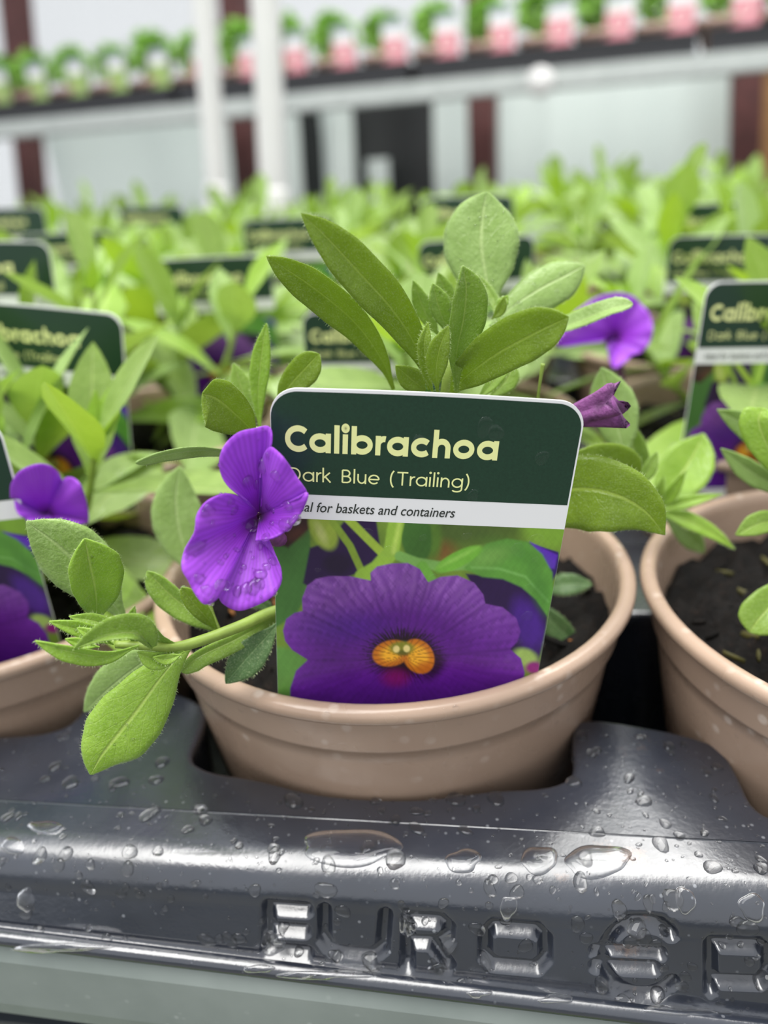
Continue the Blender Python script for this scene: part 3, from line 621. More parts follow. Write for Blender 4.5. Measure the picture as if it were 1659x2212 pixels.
def flat(P, off, back=None):
    P = np.array(P); V = lw(P[:, 0], P[:, 1], off); n = len(P)
    if back is None: return V, [tuple(range(n))]
    B = lw(P[:, 0], P[:, 1], back); return np.vstack([V, B]), [tuple(range(n)), tuple(range(2 * n - 1, n - 1, -1))] + [(i, n + i, n + (i + 1) % n, (i + 1) % n) for i in range(n)]
# stroke lettering
def ell(cx, cy, rx, ry, a0=0, a1=360, n=30): return [(cx + rx * math.cos(t), cy + ry * math.sin(t)) for t in np.radians(np.linspace(a0, a1, n))]
def glyph(c, w, xh, asc, rx):
    """centre-line strokes of one letter, baseline y = 0, y up; returns strokes and width"""
    h = w / 2; ry = (xh - w) / 2; cy = xh / 2; X0 = h; D = 2 * rx
    if c == 'o': return [ell(X0 + rx, cy, rx, ry)], D + w
    if c == 'a': return [ell(X0 + rx, cy, rx, ry), [(X0 + D, 0), (X0 + D, xh)]], D + w
    if c == 'b': return [ell(X0 + rx, cy, rx, ry), [(X0, 0), (X0, asc)]], D + w
    if c == 'g': return [ell(X0 + rx, cy, rx, ry), [(X0 + D, xh), (X0 + D, -xh * .12)] , ell(X0 + rx, -xh * .12, rx, xh * .28, 0, -150)], D + w
    if c == 'c': return [ell(X0 + rx, cy, rx, ry, 42, 318)], D * .93 + w * .8
    if c == 'e': return [ell(X0 + rx, cy, rx, ry, 0, 318), [(X0, cy), (X0 + D, cy)]], D + w
    if c == 'l': return [[(X0 + w * .12, 0), (X0 + w * .12, asc)]], w * 1.24
    if c == 'i': return [[(X0, 0), (X0, xh)], ell(X0, asc - w * .45, w * .30, w * .30, 0, 360, 16)], w * 1.16
    if c in 'hn':
        r2 = rx * .78; return [[(X0, 0), (X0, asc if c == 'h' else xh)], ell(X0 + r2, cy, r2, ry, 180, 0) + [(X0 + 2 * r2, 0)]], 2 * r2 + w
    if c == 'u':
        r2 = rx * .76; return [[(X0, xh), (X0, cy)] + ell(X0 + r2, cy, r2, ry, 180, 360) + [(X0 + 2 * r2, xh)], [(X0 + 2 * r2, xh), (X0 + 2 * r2, 0)]], 2 * r2 + w
    if c == 'r': return [[(X0, 0), (X0, xh)], ell(X0 + rx * .75, cy, rx * .75, ry, 180, 78)], rx * .62 + w * .75
    if c == 'k': return [[(X0, 0), (X0, asc)], [(X0, xh * .42), (X0 + rx * 1.35, xh)], [(X0 + rx * .35, xh * .6), (X0 + rx * 1.5, 0)]], rx * 1.5 + w
    cap = asc * .94; q = (cap - w) / 2
    if c == 'C': return [ell(X0 + rx * 1.28, cap / 2, rx * 1.28, q, 44, 316)], rx * 2.12 + w * .8
    if c == 'D': return [[(X0, h), (X0, cap - h)], [(X0, h), (X0 + rx * .8, h)] + ell(X0 + rx * .8, cap / 2, rx * 1.3, q, -90, 90) + [(X0, cap - h)]], rx * 2.1 + w
    if c == 'B': return [[(X0, h), (X0, cap - h)], [(X0, cap - h), (X0 + rx * .7, cap - h)] + ell(X0 + rx * .7, cap * .75 - h / 2, rx * .75, cap * .25 - h / 2, 90, -90) + [(X0, cap / 2)], [(X0, cap / 2), (X0 + rx * .8, cap / 2)] + ell(X0 + rx * .8, cap * .25 + h / 2, rx * .85, cap * .25 - h / 2, 90, -90) + [(X0, h)]], rx * 1.65 + w
    if c == 'T': return [[(0, cap - h), (rx * 2.2, cap - h)], [(rx * 1.1, 0), (rx * 1.1, cap)]], rx * 2.2
    if c == '(': return [ell(X0 + rx * 1.6, asc * .42, rx * 1.6, asc * .72, 128, 232)], rx * .75 + w
    if c == ')': return [ell(X0 - rx * 1.0, asc * .42, rx * 1.6, asc * .72, 52, -52)], rx * .75 + w
    return [], rx * 1.3
def lettering(name, text, U0_, U1_, base, w, xh, asc, rx, gap, parent, mat, off, slope=0.0):
    x = 0; strokes = []
    for c in text:
        st, wd = glyph(c, w, xh, asc, rx); strokes += [[(x + p[0], p[1]) for p in s] for s in st]; x += wd + gap
    k = (U1_ - U0_) / (x - gap); mb = MB()
    for i, s in enumerate(strokes):
        s = np.array(s, float); s = s[np.concatenate([[True], np.linalg.norm(np.diff(s, axis=0), axis=1) > 1e-6])]
        closed = np.linalg.norm(s[0] - s[-1]) < 1e-3; g = np.gradient(s, axis=0)
        if closed: g[0] = g[-1] = s[1] - s[-2]
        t = norm(g); nn = np.stack([-t[:, 1], t[:, 0]], 1); A = s + nn * w / 2; B = s - nn * w / 2
        for j in range(1, len(s) - 1):           # square corners
            pass
        P = np.empty((2 * len(s), 2)); P[0::2] = A; P[1::2] = B
        mb.add(lw(U0_ + P[:, 0] * k, base - P[:, 1] + slope * P[:, 0], off + i * 1e-7), [(2 * j, 2 * j + 1, 2 * j + 3, 2 * j + 2) for j in range(len(s) - 1)])
    return mb.build(name, MT[mat], parent, smooth=False)
def font_line(name, text, U0_, U1_, base, xh, parent, mat, off, shear=.22):
    cu = bpy.data.curves.new(name, 'FONT'); cu.body = text; cu.shear = shear; cu.size = 1; cu.offset = .006; cu.resolution_u = 4
    t = bpy.data.objects.new(name, cu); link(t); dg = bpy.context.evaluated_depsgraph_get(); me = bpy.data.meshes.new_from_object(t.evaluated_get(dg)); bpy.data.objects.remove(t)
    P = np.array([v.co[:2] for v in me.vertices]); x0, x1 = P[:, 0].min(), P[:, 0].max(); ky = xh / .545; P[:, 0] = U0_ + (P[:, 0] - x0) * (U1_ - U0_) / (x1 - x0)
    return mesh(name, lw(P[:, 0], base - P[:, 1] * ky, off), [tuple(p.vertices) for p in me.polygons], MT[mat], parent, smooth=False)
# printed picture: colours of the printed photograph, worked out per point of a fine grid
def paint(q):
    """q: (N,2) positions in the 1659-wide frame -> linear rgb of the print"""
    x = (q[:, 0] - 560) * 2.242; y = (q[:, 1] - 800) * 2.242; c = np.zeros((len(q), 3)); L = lambda *a: np.array(srgb(*a)[:3])
    rg = np.random.default_rng(2); ph = rg.random((10, 2)) * 6.28; fr = rg.normal(0, .018, (10, 2))
    nz = sum(np.sin(x * f[0] + y * f[1] + p[0]) for f, p in zip(fr, ph)) / 5
    fine = sum(np.sin(x * f[0] * 9 + y * f[1] * 9 + p[1]) for f, p in zip(fr, ph)) / 5
    def sm(d, w): t = np.clip(.5 - d / w, 0, 1); return t * t * (3 - 2 * t)
    def put(col, m): nonlocal c; m = m[:, None]; c = c * (1 - m) + np.asarray(col) * m
    def elp(cx, cy, rx, ry, a=0): ca, sa = math.cos(math.radians(a)), math.sin(math.radians(a)); u = ((x - cx) * ca + (y - cy) * sa) / rx; v = (-(x - cx) * sa + (y - cy) * ca) / ry; return (np.hypot(u, v) - 1) * min(rx, ry)
    def poly(P):
        P = np.array(P, float); d = np.full(len(x), 1e9); ins = np.zeros(len(x), bool)
        for a, b in zip(P, np.roll(P, -1, 0)):
            e = b - a; t = np.clip(((x - a[0]) * e[0] + (y - a[1]) * e[1]) / (e @ e + 1e-9), 0, 1); d = np.minimum(d, np.hypot(x - a[0] - t * e[0], y - a[1] - t * e[1]))
            cr = ((a[1] > y) != (b[1] > y)) & (x < (b[0] - a[0]) * (y - a[1]) / (b[1] - a[1] + 1e-12) + a[0]); ins ^= cr
        return np.where(ins, -d, d)
    def line(P, w):
        d = np.full(len(x), 1e9); P = np.array(P, float)
        for a, b in zip(P[:-1], P[1:]): e = b - a; t = np.clip(((x - a[0]) * e[0] + (y - a[1]) * e[1]) / (e @ e + 1e-9), 0, 1); d = np.minimum(d, np.hypot(x - a[0] - t * e[0], y - a[1] - t * e[1]))
        return d - w
    c[:] = L(96, 122, 44); put(L(120, 150, 52), np.clip(.5 + nz * .6, 0, 1) * .5)
    put(L(72, 92, 40), sm(elp(1000, 770, 230, 90), 130)); put(L(120, 70, 40), sm(elp(880, 880, 70, 50), 80) * .8)
    put(L(118, 156, 50), sm(elp(1400, 760, 120, 110), 90)); put(L(84, 118, 42), sm(elp(820, 790, 60, 130, -8), 40)); put(L(60, 100, 40), sm(elp(760, 800, 75, 140, -6), 22))
    put(L(66, 110, 50), sm(poly([(60, 800), (245, 760), (250, 930), (215, 1120), (180, 1180), (60, 1260)]), 18)); put(L(92, 140, 62), sm(elp(120, 1480, 150, 130, 40), 30))
    put(L(46, 22, 26), sm(poly([(60, 660), (270, 670), (250, 760), (140, 860), (60, 830)]), 22)); put(L(90, 50, 34), sm(elp(180, 790, 50, 25, -30), 50) * .6)
    put(L(40, 20, 62), sm(poly([(245, 860), (330, 830), (420, 720), (560, 680), (590, 880), (540, 960), (430, 1000), (240, 1050), (212, 1030)]), 16))
    put(L(30, 18, 40), sm(elp(380, 935, 70, 50), 40) * .7)
    put(L(140, 160, 58), sm(elp(310, 770, 62, 105, -25), 24)); put(L(186, 190, 120), sm(elp(300, 790, 20, 55, -25), 30) * .6)
    put(L(126, 152, 52), sm(line([(330, 660), (360, 740), (440, 850), (490, 960)], 17), 12)); put(L(150, 176, 60), sm(line([(400, 690), (480, 770), (600, 890)], 20), 12))
    put(L(140, 176, 62), sm(line([(680, 670), (655, 780), (640, 880), (570, 960), (500, 1000)], 38), 14)); put(L(180, 205, 96), sm(line([(690, 690), (668, 800), (650, 880)], 10), 26) * .8)
    put(L(118, 165, 82), sm(line([(680, 900), (760, 930), (880, 950), (1040, 940)], 24), 14)); put(L(108, 165, 62), sm(line([(790, 950), (830, 1010)], 26), 14))
    lf = poly([(990, 960), (1040, 900), (1100, 840), (1200, 815), (1300, 830), (1370, 890), (1420, 980), (1425, 1080), (1395, 1190), (1340, 1110), (1270, 1050), (1180, 1010), (1080, 1000)])
    put(L(48, 20, 96), sm(poly([(1290, 830), (1450, 880), (1450, 960), (1410, 1040)]), 10)); put(L(88, 40, 170), sm(poly([(1310, 830), (1445, 895), (1430, 960), (1400, 960)]), 14))
    put(L(42, 20, 66), sm(poly([(1000, 985), (1200, 1000), (1420, 1010), (1390, 1240), (1350, 1420), (1190, 1360), (1080, 1120)]), 14)); put(L(74, 32, 136), sm(elp(1300, 1230, 70, 130, -20), 60) * .8)
    put(L(92, 148, 58), sm(lf, 16)); put(L(126, 180, 96), sm(line([(1030, 955), (1160, 960), (1290, 1000), (1400, 1120)], 6), 14) * .6); put(L(70, 122, 46), sm(elp(1240, 880, 130, 40, 20), 70) * .5); put(L(128, 172, 84), sm(elp(1120, 900, 90, 40, -20), 80) * .6); put(L(66, 116, 46), sm(elp(1360, 1060, 40, 110, -20), 60) * .6)
    put(L(112, 172, 58), sm(elp(965, 915, 125, 38, -27), 12)); put(L(150, 200, 90), sm(elp(965, 905, 90, 10, -27), 16) * .6)
    put(L(150, 176, 90), sm(elp(1290, 1390, 60, 40, 20), 30)); put(L(130, 30, 110), sm(elp(1330, 1440, 40, 30), 26))
    fl = poly([(115, 1260), (130, 1205), (170, 1175), (210, 1165), (207, 1105), (232, 1042), (275, 1010), (335, 997), (440, 997), (540, 1018), (538, 980), (570, 950), (640, 935), (720, 933), (778, 962), (818, 1026), (880, 1000), (960, 993), (1040, 1028), (1085, 1085), (1095, 1130), (1180, 1148), (1245, 1200), (1266, 1265), (1250, 1315), (1215, 1350), (1268, 1395), (1286, 1465), (1270, 1560), (700, 1660), (150, 1640), (150, 1540), (178, 1455), (235, 1402), (160, 1355), (125, 1310)])
    F_ = sm(fl, 8); ax, ay = x - 695, (y - 1385) * 1.35; ang = np.arctan2(ay, ax); rad_ = np.hypot(ax, ay)
    streak = np.sin(ang * 70 + nz * 3) * .5 + np.sin(ang * 41 + fine * 2) * .5
    pc = L(84, 22, 122) + np.zeros_like(c); k = np.clip((rad_ - 300) / 260, 0, 1)[:, None]; pc = pc * (1 - k) + (L(104, 40, 146)) * k
    up_ = (np.clip((1330 - y) / 300, 0, 1) * np.clip((rad_ - 260) / 200, 0, 1))[:, None] * .55 * (.7 + .3 * streak[:, None]); pc = pc * (1 - up_) + L(150, 104, 172) * up_
    lo_ = np.clip((y - 1420) / 160, 0, 1)[:, None] * .7; pc = pc * (1 - lo_) + L(78, 20, 132) * lo_; bl = (sm(elp(420, 1240, 200, 70), 120) * .5)[:, None]; pc = pc * (1 - bl) + L(62, 18, 128) * bl
    pc = pc * (1 + .10 * streak[:, None] + .05 * fine[:, None])
    m = F_[:, None]; c = c * (1 - m) + pc * m
    for P in ([(540, 1018), (600, 1200)], [(818, 1026), (760, 1200)], [(1095, 1130), (880, 1290)], [(210, 1165), (480, 1300)], [(1215, 1350), (900, 1380)], [(235, 1402), (480, 1400)]): put(L(56, 12, 84), sm(line(P, 2), 26) * .6 * F_)
    dk = elp(700, 1375, 185, 125); put(L(30, 8, 26), np.clip(sm(dk + 26 * streak + 14, 70) * 1.1, 0, 1) * F_)
    put(L(120, 14, 92), sm(elp(660, 1490, 60, 40), 60) * .8)
    put(L(26, 8, 20), sm(elp(845, 1430, 46, 70, 30), 50) * .8)
    bean = np.minimum(elp(640, 1370, 92, 62, -12), elp(770, 1385, 72, 88, -35)); put(L(196, 112, 26), sm(bean, 10)); put(L(238, 172, 44), sm(bean + 26, 30)); 
    put(L(120, 66, 16), sm(bean, 10) * np.clip(np.sin(ang * 26) * 1.6 - .7, 0, 1) * .9); put(L(176, 92, 24), sm(elp(800, 1440, 40, 30), 30) * sm(bean, 8) * .8)
    put(L(120, 130, 40), sm(elp(690, 1345, 60, 32), 20) * .9); put(L(70, 70, 24), sm(elp(695, 1368, 34, 14), 14) * .7)
    put(L(226, 206, 130), sm(elp(664, 1350, 16, 17), 8)); put(L(226, 206, 130), sm(elp(714, 1348, 16, 17), 8))
    dots = .5 + .5 * np.sin(x * 1.1 + y * .5) * np.sin(y * 1.1 - x * .5); c = c * (1 + .06 * (dots[:, None] - .5)) * (1 + .10 * nz[:, None] + .07 * fine[:, None])
    return np.clip(c, 0, 1)
root = thing('plant_label', (LBL + LBR) / 2 - UP * .01, 'upright printed plant label with a purple flower picture, in the centre pot', 'label', 'printed green and white plant labels')
PU0, PU1, PV0, PV1 = .4, 687.6, 252.5, 680
V, Fc = flat(rounded(0, 0, 688, 830, 62, 3), 0, -.00042); mesh('card', V, Fc, MT['card'], root, smooth=False)
V, Fc = flat(rounded(1.2, 5.5, 684, 202, 60, 2.5), .00003); mesh('header_panel', V, Fc, MT['header'], root, smooth=False)
nu, nv = 290, 170; uu, vv = np.meshgrid(np.linspace(PU0, PU1, nu), np.linspace(PV0, PV1, nv)); V = lw(uu.ravel(), vv.ravel(), .00003)
mesh('picture', V, grid_faces(nv, nu), MT['picture'], root, col=paint(proj(V)), smooth=False)
lettering('heading_lettering', 'Calibrachoa', 31, 506, 118.5, 11.4, 37.5, 54, 17.9, 5.8, root, 'print', .00006)
lettering('variety_lettering', 'Dark Blue (Trailing)', 38, 451, 176, 2.9, 19.5, 29, 8.8, 3.4, root, 'print', .00006)
font_line('caption_lettering', 'Ideal for baskets and containers', 36, 424, 237, 15.5, root, 'ink', .00006)
HL = root; HLB = np.array(root.location)
LX = norm(LTR - LTL); LX[2] = 0; LX = norm(LX); LANG = math.atan2(LX[1], LX[0])
def label_copy(px, py, d, ang, sc, lean, lab, name='plant_label'):
    """another label of the same print: px, py = where its top centre shows, d = distance ahead, ang = turn about the vertical (deg), lean = undo/redo of the card's own slant"""
    r2 = bpy.data.objects.new(name, None); r2.empty_display_size = .01; link(r2); tag(r2, lab, 'label', 'printed green and white plant labels')
    A = math.radians(ang); top = (LTL + LTR) / 2 - HLB; Rz = Matrix.Rotation(A, 3, 'Z') @ Matrix.Rotation(math.radians(lean), 3, Vector(LNRM))
    r2.rotation_euler = Rz.to_euler(); r2.scale = (sc,) * 3; p = Vector(at(px, py, d)) - Rz @ Vector(top) * sc; r2.location = p
    for ch in HL.children: q = newob(ch.name.split('.')[0], ch.data, r2); q.location = ch.location
    return r2
LABELS = [
    (78, 662, .214, -10, 1.0, 0, 'label turned sideways behind the left front pot, its heading readable'),
    (1712, 608, .205, 8, 1.0, 2, 'label at the right edge in the second row, heading cut off by the frame'),
    (-275, 935, .147, 4, 1.0, 8, 'label at the left edge in the left front pot, mostly outside the frame'),
    (810, 672, .245, 0, .95, 4, 'label hidden behind the long leaves of the centre plant'),
    (-60, 522, .27, 5, 1.0, 3, 'label at the left edge behind the sideways one'),
    (455, 556, .325, 6, 1.0, 5, 'label in the third row behind the left flower, half covered by leaves'),
    (1030, 515, .33, 3, 1.0, 6, 'label in the third row just right of the tall oval leaf'),
    (1580, 508, .31, 2, 1.0, 4, 'label in the third row above the purple flower at the right'),
    (620, 472, .44, 4, 1.0, 5, 'label in the fourth row between the two white poles'),
    (1010, 424, .43, -3, 1.0, 5, 'label in the fourth row under the black gap'),
    (1545, 440, .40, 0, 1.0, 5, 'label in the fourth row near the brown board'),
    (140, 503, .45, 12, 1.0, 5, 'label in the fourth row turned dark beside the left timber post'),
    (10, 450, .52, 0, 1.0, 5, 'label in the fifth row at the left edge, its white band clear of leaves'),
    (325, 446, .62, 0, 1.0, 5, 'label in the sixth row below the pale sheet'),
]
for L_ in LABELS: label_copy(*L_)

# ------------------------------------------------------------------ the centre plant
CT = np.array([0, 0, G])
hero = thing('potted_plant', CT, 'potted plant in the centre taupe pot, with a wet violet flower beside its label', 'plant')
pot_and_soil(hero, 11)
stem(hero, [(962, 1110, .150), (962, 1000, .142), (962, 880, .133), (975, 790, .131), (1000, 720, .137), (1025, 660, .146)], [.0012, .0011, .0009])
stem(hero, [(1010, 1180, .152), (1120, 1040, .150), (1210, 1060, .135)], [.0011, .0007])
stem(hero, [(900, 1160, .150), (760, 1000, .145), (600, 940, .135), (552, 930, .128)], [.0011, .0007])
stem(hero, [(1050, 1130, .156), (1250, 1120, .154), (1425, 1108, .155)], [.0010, .0007])
stem(hero, [(880, 1180, .150), (700, 1150, .128), (600, 1170, .114), (575, 1150, .110)], [.0008, .0007])
# trailing shoot to the left
stem(hero, [(830, 1290, .140), (720, 1288, .124), (600, 1318, .118), (520, 1352, .112), (440, 1382, .108), (380, 1398, .105), (330, 1396, .103), (250, 1392, .103)], [.0009, .0010, .0009, .0006])
stem(hero, [(470, 1362, .117), (455, 1320, .118), (446, 1270, .119)], [.0006, .0004])
stem(hero, [(1160, 880, .131), (1166, 830, .130), (1173, 786, .130)], [.0003, .00025, .0004])
# crown
leaf(hero, [(850, 840, .135), (826, 780, .133), (772, 702, .131), (692, 632, .128), (622, 583, .126), (575, 553, .125)], (40, 38), 'leaf_under', 'ell', 12, .3)
leaf(hero, [(928, 840, .132), (905, 762, .129), (852, 675, .126), (775, 588, .123), (705, 512, .121), (650, 460, .120)], (48, 47), 'leaf_under', 'ell', -8, .3)
leaf(hero, [(1062, 660, .150), (1050, 595, .152), (1040, 525, .154), (1044, 460, .156), (1052, 413, .157)], (84, 80), 'leaf_pale', 'oval', 5, -.12)
leaf(hero, [(1060, 705, .147), (1108, 662, .150), (1170, 622, .152), (1225, 594, .154), (1264, 573, .155)], (44, 50), 'leaf_pale', 'ell', 12, -.15)
leaf(hero, [(1200, 712, .150), (1250, 694, .148), (1315, 668, .146), (1367, 657, .145)], (19, 18), 'leaf_pale', 'strap', 40, .3)
leaf(hero, [(976, 848, .128), (1008, 812, .124), (1070, 766, .120), (1150, 722, .116), (1229, 684, .113)], (60, 48), 'leaf_under', 'blunt', -10, .3)
leaf(hero, [(985, 845, .124), (985, 765, .123), (1000, 690, .122), (1006, 625, .121), (999, 573, .121)], (33, 46), 'leaf', 'ell', -18, .35)
leaf(hero, [(945, 845, .121), (942, 802, .120), (950, 752, .119), (969, 703, .119)], (24, 25), 'leaf_under', 'ell', 10, .3)
leaf(hero, [(935, 850, .123), (922, 800, .122), (916, 745, .122), (925, 695, .123)], (15, 18), 'leaf_under', 'ell', 0, .3)
leaf(hero, [(950, 730, .141), (918, 672, .141), (892, 604, .141)], (18, 22), 'leaf', 'ell', 20, .3)
leaf(hero, [(968, 724, .137), (948, 666, .136), (934, 611, .136)], (20, 27), 'leaf', 'ell', -10, .3)
leaf(hero, [(975, 695, .145), (964, 640, .145), (947, 588, .145)], (20, 20), 'leaf', 'ell', 0, .3)
leaf(hero, [(918, 842, .128), (888, 818, .127), (854, 789, .126)], (25, 27), 'leaf_under', 'oval', 10, .3)
leaf(hero, [(1036, 860, .134), (1080, 812, .133), (1128, 766, .132)], (13, 16), 'leaf', 'lance', 40, .3)
leaf(hero, [(1055, 862, .138), (1092, 824, .139), (1113, 784, .140)], (24, 25), 'leaf', 'ell', 0, .2)
leaf(hero, [(1068, 676, .142), (1084, 657, .142), (1098, 638, .142)], (12, 12), 'leaf_bright', 'ell', 0, .3)
leaf(hero, [(1062, 690, .140), (1080, 670, .140), (1090, 640, .14)], (11, 12), 'leaf_under', 'ell', 0, .3)
leaf(hero, [(1080, 700, .143), (1063, 640, .147), (1030, 590, .15)], (10, 12), 'leaf', 'lance', 0, .3)
# upper left group behind the label
leaf(hero, [(600, 880, .135), (622, 838, .134), (658, 797, .133), (690, 764, .132)], (30, 36), 'leaf_under', 'blunt', 10, .25)
leaf(hero, [(562, 935, .137), (558, 850, .137), (565, 770, .137), (576, 697, .137)], (21, 22), 'leaf_bright', 'ell', 15, .2)
leaf(hero, [(548, 935, .142), (528, 862, .143), (504, 784, .145)], (24, 28), 'leaf', 'ell', 0, .2)
leaf(hero, [(552, 938, .124), (515, 900, .121), (470, 862, .119), (436, 850, .118)], (62, 46), 'leaf_under', 'blunt', 5, .38)
leaf(hero, [(485, 976, .118), (425, 972, .115), (352, 982, .112), (293, 1000, .110)], (11, 12), 'leaf_pale', 'strap', 55, .3)
leaf(hero, [(425, 1245, .145), (392, 1165, .147), (380, 1085, .149), (388, 1006, .151)], (54, 54), 'leaf_pale', 'oval', 5, -.1)
# right of the label
leaf(hero, [(1195, 1062, .127), (1260, 1055, .125), (1330, 1068, .122), (1392, 1102, .120), (1437, 1156, .119)], (74, 92), 'leaf_under', 'wide', -5, .15)
leaf(hero, [(1225, 985, .135), (1290, 985, .135), (1340, 1000, .136), (1381, 1026, .137)], (36, 30), 'leaf_under', 'blunt', 10, .35)
leaf(hero, [(1352, 990, .146), (1334, 922, .148), (1314, 852, .150), (1300, 793, .152)], (46, 52), 'leaf_pale', 'oval', 5, -.1)
leaf(hero, [(1378, 1050, .150), (1374, 990, .151), (1352, 900, .153)], (24, 28), 'leaf', 'ell', 0, .2)
leaf(hero, [(1370, 1055, .147), (1398, 1020, .147), (1420, 975, .148)], (14, 16), 'leaf', 'ell', 0, .2)
for p, w, mt_, sh in [([(1425, 1104, .155), (1455, 1050, .158), (1495, 988, .161), (1521, 936, .163)], (50, 56), 'leaf_bright', 'oval'),
                  ([(1425, 1105, .153), (1480, 1122, .150), (1540, 1152, .147), (1588, 1187, .145)], (19, 18), 'leaf_bright', 'lance'),
                  ([(1430, 1112, .159), (1480, 1150, .160), (1522, 1194, .161)], (24, 25), 'leaf_pale', 'ell'),
                  ([(1430, 1095, .152), (1455, 1060, .151), (1482, 1016, .150)], (14, 15), 'leaf_bright', 'lance'),
                  ([(1440, 1098, .151), (1490, 1082, .150), (1562, 1067, .149)], (13, 15), 'leaf_bright', 'lance'),
                  ([(1418, 1096, .151), (1424, 1062, .150), (1434, 1028, .150)], (11, 13), 'leaf_bright', 'lance')]:
    leaf(hero, p, w, mt_, sh, 8, .25)
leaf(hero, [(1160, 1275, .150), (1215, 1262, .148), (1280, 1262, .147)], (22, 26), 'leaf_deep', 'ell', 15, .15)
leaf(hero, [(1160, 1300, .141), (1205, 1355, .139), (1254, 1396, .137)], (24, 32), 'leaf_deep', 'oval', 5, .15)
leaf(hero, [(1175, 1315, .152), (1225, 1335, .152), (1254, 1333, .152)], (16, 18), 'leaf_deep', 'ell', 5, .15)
# leaves of the trailing shoot
leaf(hero, [(408, 1392, .108), (348, 1463, .104), (298, 1532, .101), (250, 1592, .099), (219, 1632, .098), (195, 1674, .0975)], (72, 74), 'leaf_bright', 'oval', 8, -.12)
leaf(hero, [(352, 1402, .112), (292, 1442, .113), (232, 1490, .115), (181, 1538, .117)], (36, 46), 'leaf_pale', 'oval', 5, -.1)
leaf(hero, [(606, 1328, .119), (510, 1380, .113), (430, 1418, .109), (392, 1452, .107)], (26, 14), 'leaf', 'strap', 10, .2)
leaf(hero, [(264, 1330, .119), (200, 1252, .118), (130, 1182, .117), (56, 1126, .116)], (64, 72), 'leaf_pale', 'oval', 5, -.12)
leaf(hero, [(208, 1350, .112), (206, 1282, .110), (192, 1212, .109), (182, 1162, .109)], (52, 62), 'leaf_bright', 'ell', -14, .35)
leaf(hero, [(300, 1394, .102), (230, 1416, .100), (150, 1406, .098), (74, 1384, .097)], (22, 15), 'leaf_bright', 'ell', 25, .4)
leaf(hero, [(328, 1398, .101), (292, 1368, .0995), (228, 1374, .0985), (157, 1403, .0975)], (10, 46), 'leaf', 'lance', 10, .45)
leaf(hero, [(300, 1396, .104), (286, 1360, .103), (288, 1330, .102), (291, 1309, .102)], (16, 12), 'leaf', 'lance', 20, .3)
leaf(hero, [(245, 1392, .105), (190, 1366, .104), (105, 1342, .103)], (16, 20), 'leaf_bright', 'ell', 10, .35)
leaf(hero, [(262, 1386, .107), (220, 1346, .107), (148, 1332, .107)], (14, 17), 'leaf_bright', 'ell', 10, .35)
leaf(hero, [(232, 1390, .1035), (205, 1376, .103), (165, 1356, .103)], (13, 14), 'leaf_bright', 'ell', 0, .4)
leaf(hero, [(215, 1398, .101), (180, 1392, .1005), (140, 1380, .100)], (11, 12), 'leaf_bright', 'ell', 0, .4)
leaf(hero, [(472, 1364, .118), (425, 1328, .118), (372, 1287, .119), (317, 1233, .120)], (34, 22), 'leaf', 'blunt', 10, .35)
leaf(hero, [(470, 1362, .115), (432, 1318, .114), (391, 1268, .114)], (18, 22), 'leaf_under', 'blunt', 10, .35)
leaf(hero, [(400, 1402, .106), (352, 1388, .104), (328, 1358, .103), (319, 1330, .103)], (10, 14), 'leaf', 'lance', 20, .35)
leaf(hero, [(398, 1406, .105), (340, 1424, .103), (296, 1408, .102)], (22, 18), 'leaf_bright', 'oval', 10, .4)
leaf(hero, [(392, 1414, .104), (360, 1424, .103), (330, 1420, .102)], (12, 12), 'leaf_bright', 'oval', 0, .4)
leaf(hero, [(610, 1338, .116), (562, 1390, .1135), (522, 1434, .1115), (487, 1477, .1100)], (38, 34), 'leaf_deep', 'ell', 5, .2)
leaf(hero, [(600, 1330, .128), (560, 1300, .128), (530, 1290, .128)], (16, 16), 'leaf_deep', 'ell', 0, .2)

# violet flower in front of the label's left edge: tube plus five petals, each laid from the throat to its own edge
def petal(parent, base, edge, bulge, ph):
    E_ = catmull([at(*p) for p in edge], 44); B_ = catmull([at(*p) for p in base], 44); nr = 16; V = []; UV = []
    for i in range(nr):
        t = i / (nr - 1)
        for j in range(44):
            p = B_[j] * (1 - t) + E_[j] * t; vd = norm(CAM - p); s = j / 43
            z = bulge * math.sin(PI * t * .8) * (.4 + .6 * math.sin(PI * s)) + .0007 * math.sin(9 * s + ph + 2 * t) * t + .0003 * math.sin(27 * s + ph) * t * t
            V.append(p + vd * z); UV.append((ph * .3 + s * 1.2, t))
    V = np.array(V); Vg = V.reshape(nr, 44, 3); nr_ = norm(np.cross(np.gradient(Vg, axis=0), np.gradient(Vg, axis=1))).reshape(-1, 3); N = len(V); th = .00012
    Fa = grid_faces(nr, 44); Fb = [tuple(i + N for i in f[::-1]) for f in Fa]; o_ = (nr - 1) * 44
    rim = [(o_ + j, o_ + j + 1, o_ + j + 1 + N, o_ + j + N) for j in range(43)]
    return mesh('petal', np.vstack([V + nr_ * th, V - nr_ * th]), Fa + Fb + rim, MT['petal'], parent, uv=UV + UV), V
Vt, Ft = tube([at(640, 1150, .116), at(600, 1160, .113), at(570, 1140, .1105), at(558, 1122, .1095)], np.array([.0012, .0016, .0018, .0014]), 12, 20, cap=False)
fl = mesh('flower', Vt, Ft, MT['petal_dry'], hero)
pets = []
pets.append(petal(fl, [(556, 1106, .1098), (560, 1106, .1100), (564, 1108, .1098)], [(534, 1082, .1075), (492, 1048, .1055), (474, 1010, .105), (482, 968, .1055), (512, 936, .107), (548, 926, .1085), (582, 922, .1095), (586, 962, .1085), (570, 1010, .108), (566, 1060, .1085)], .0006, 0))
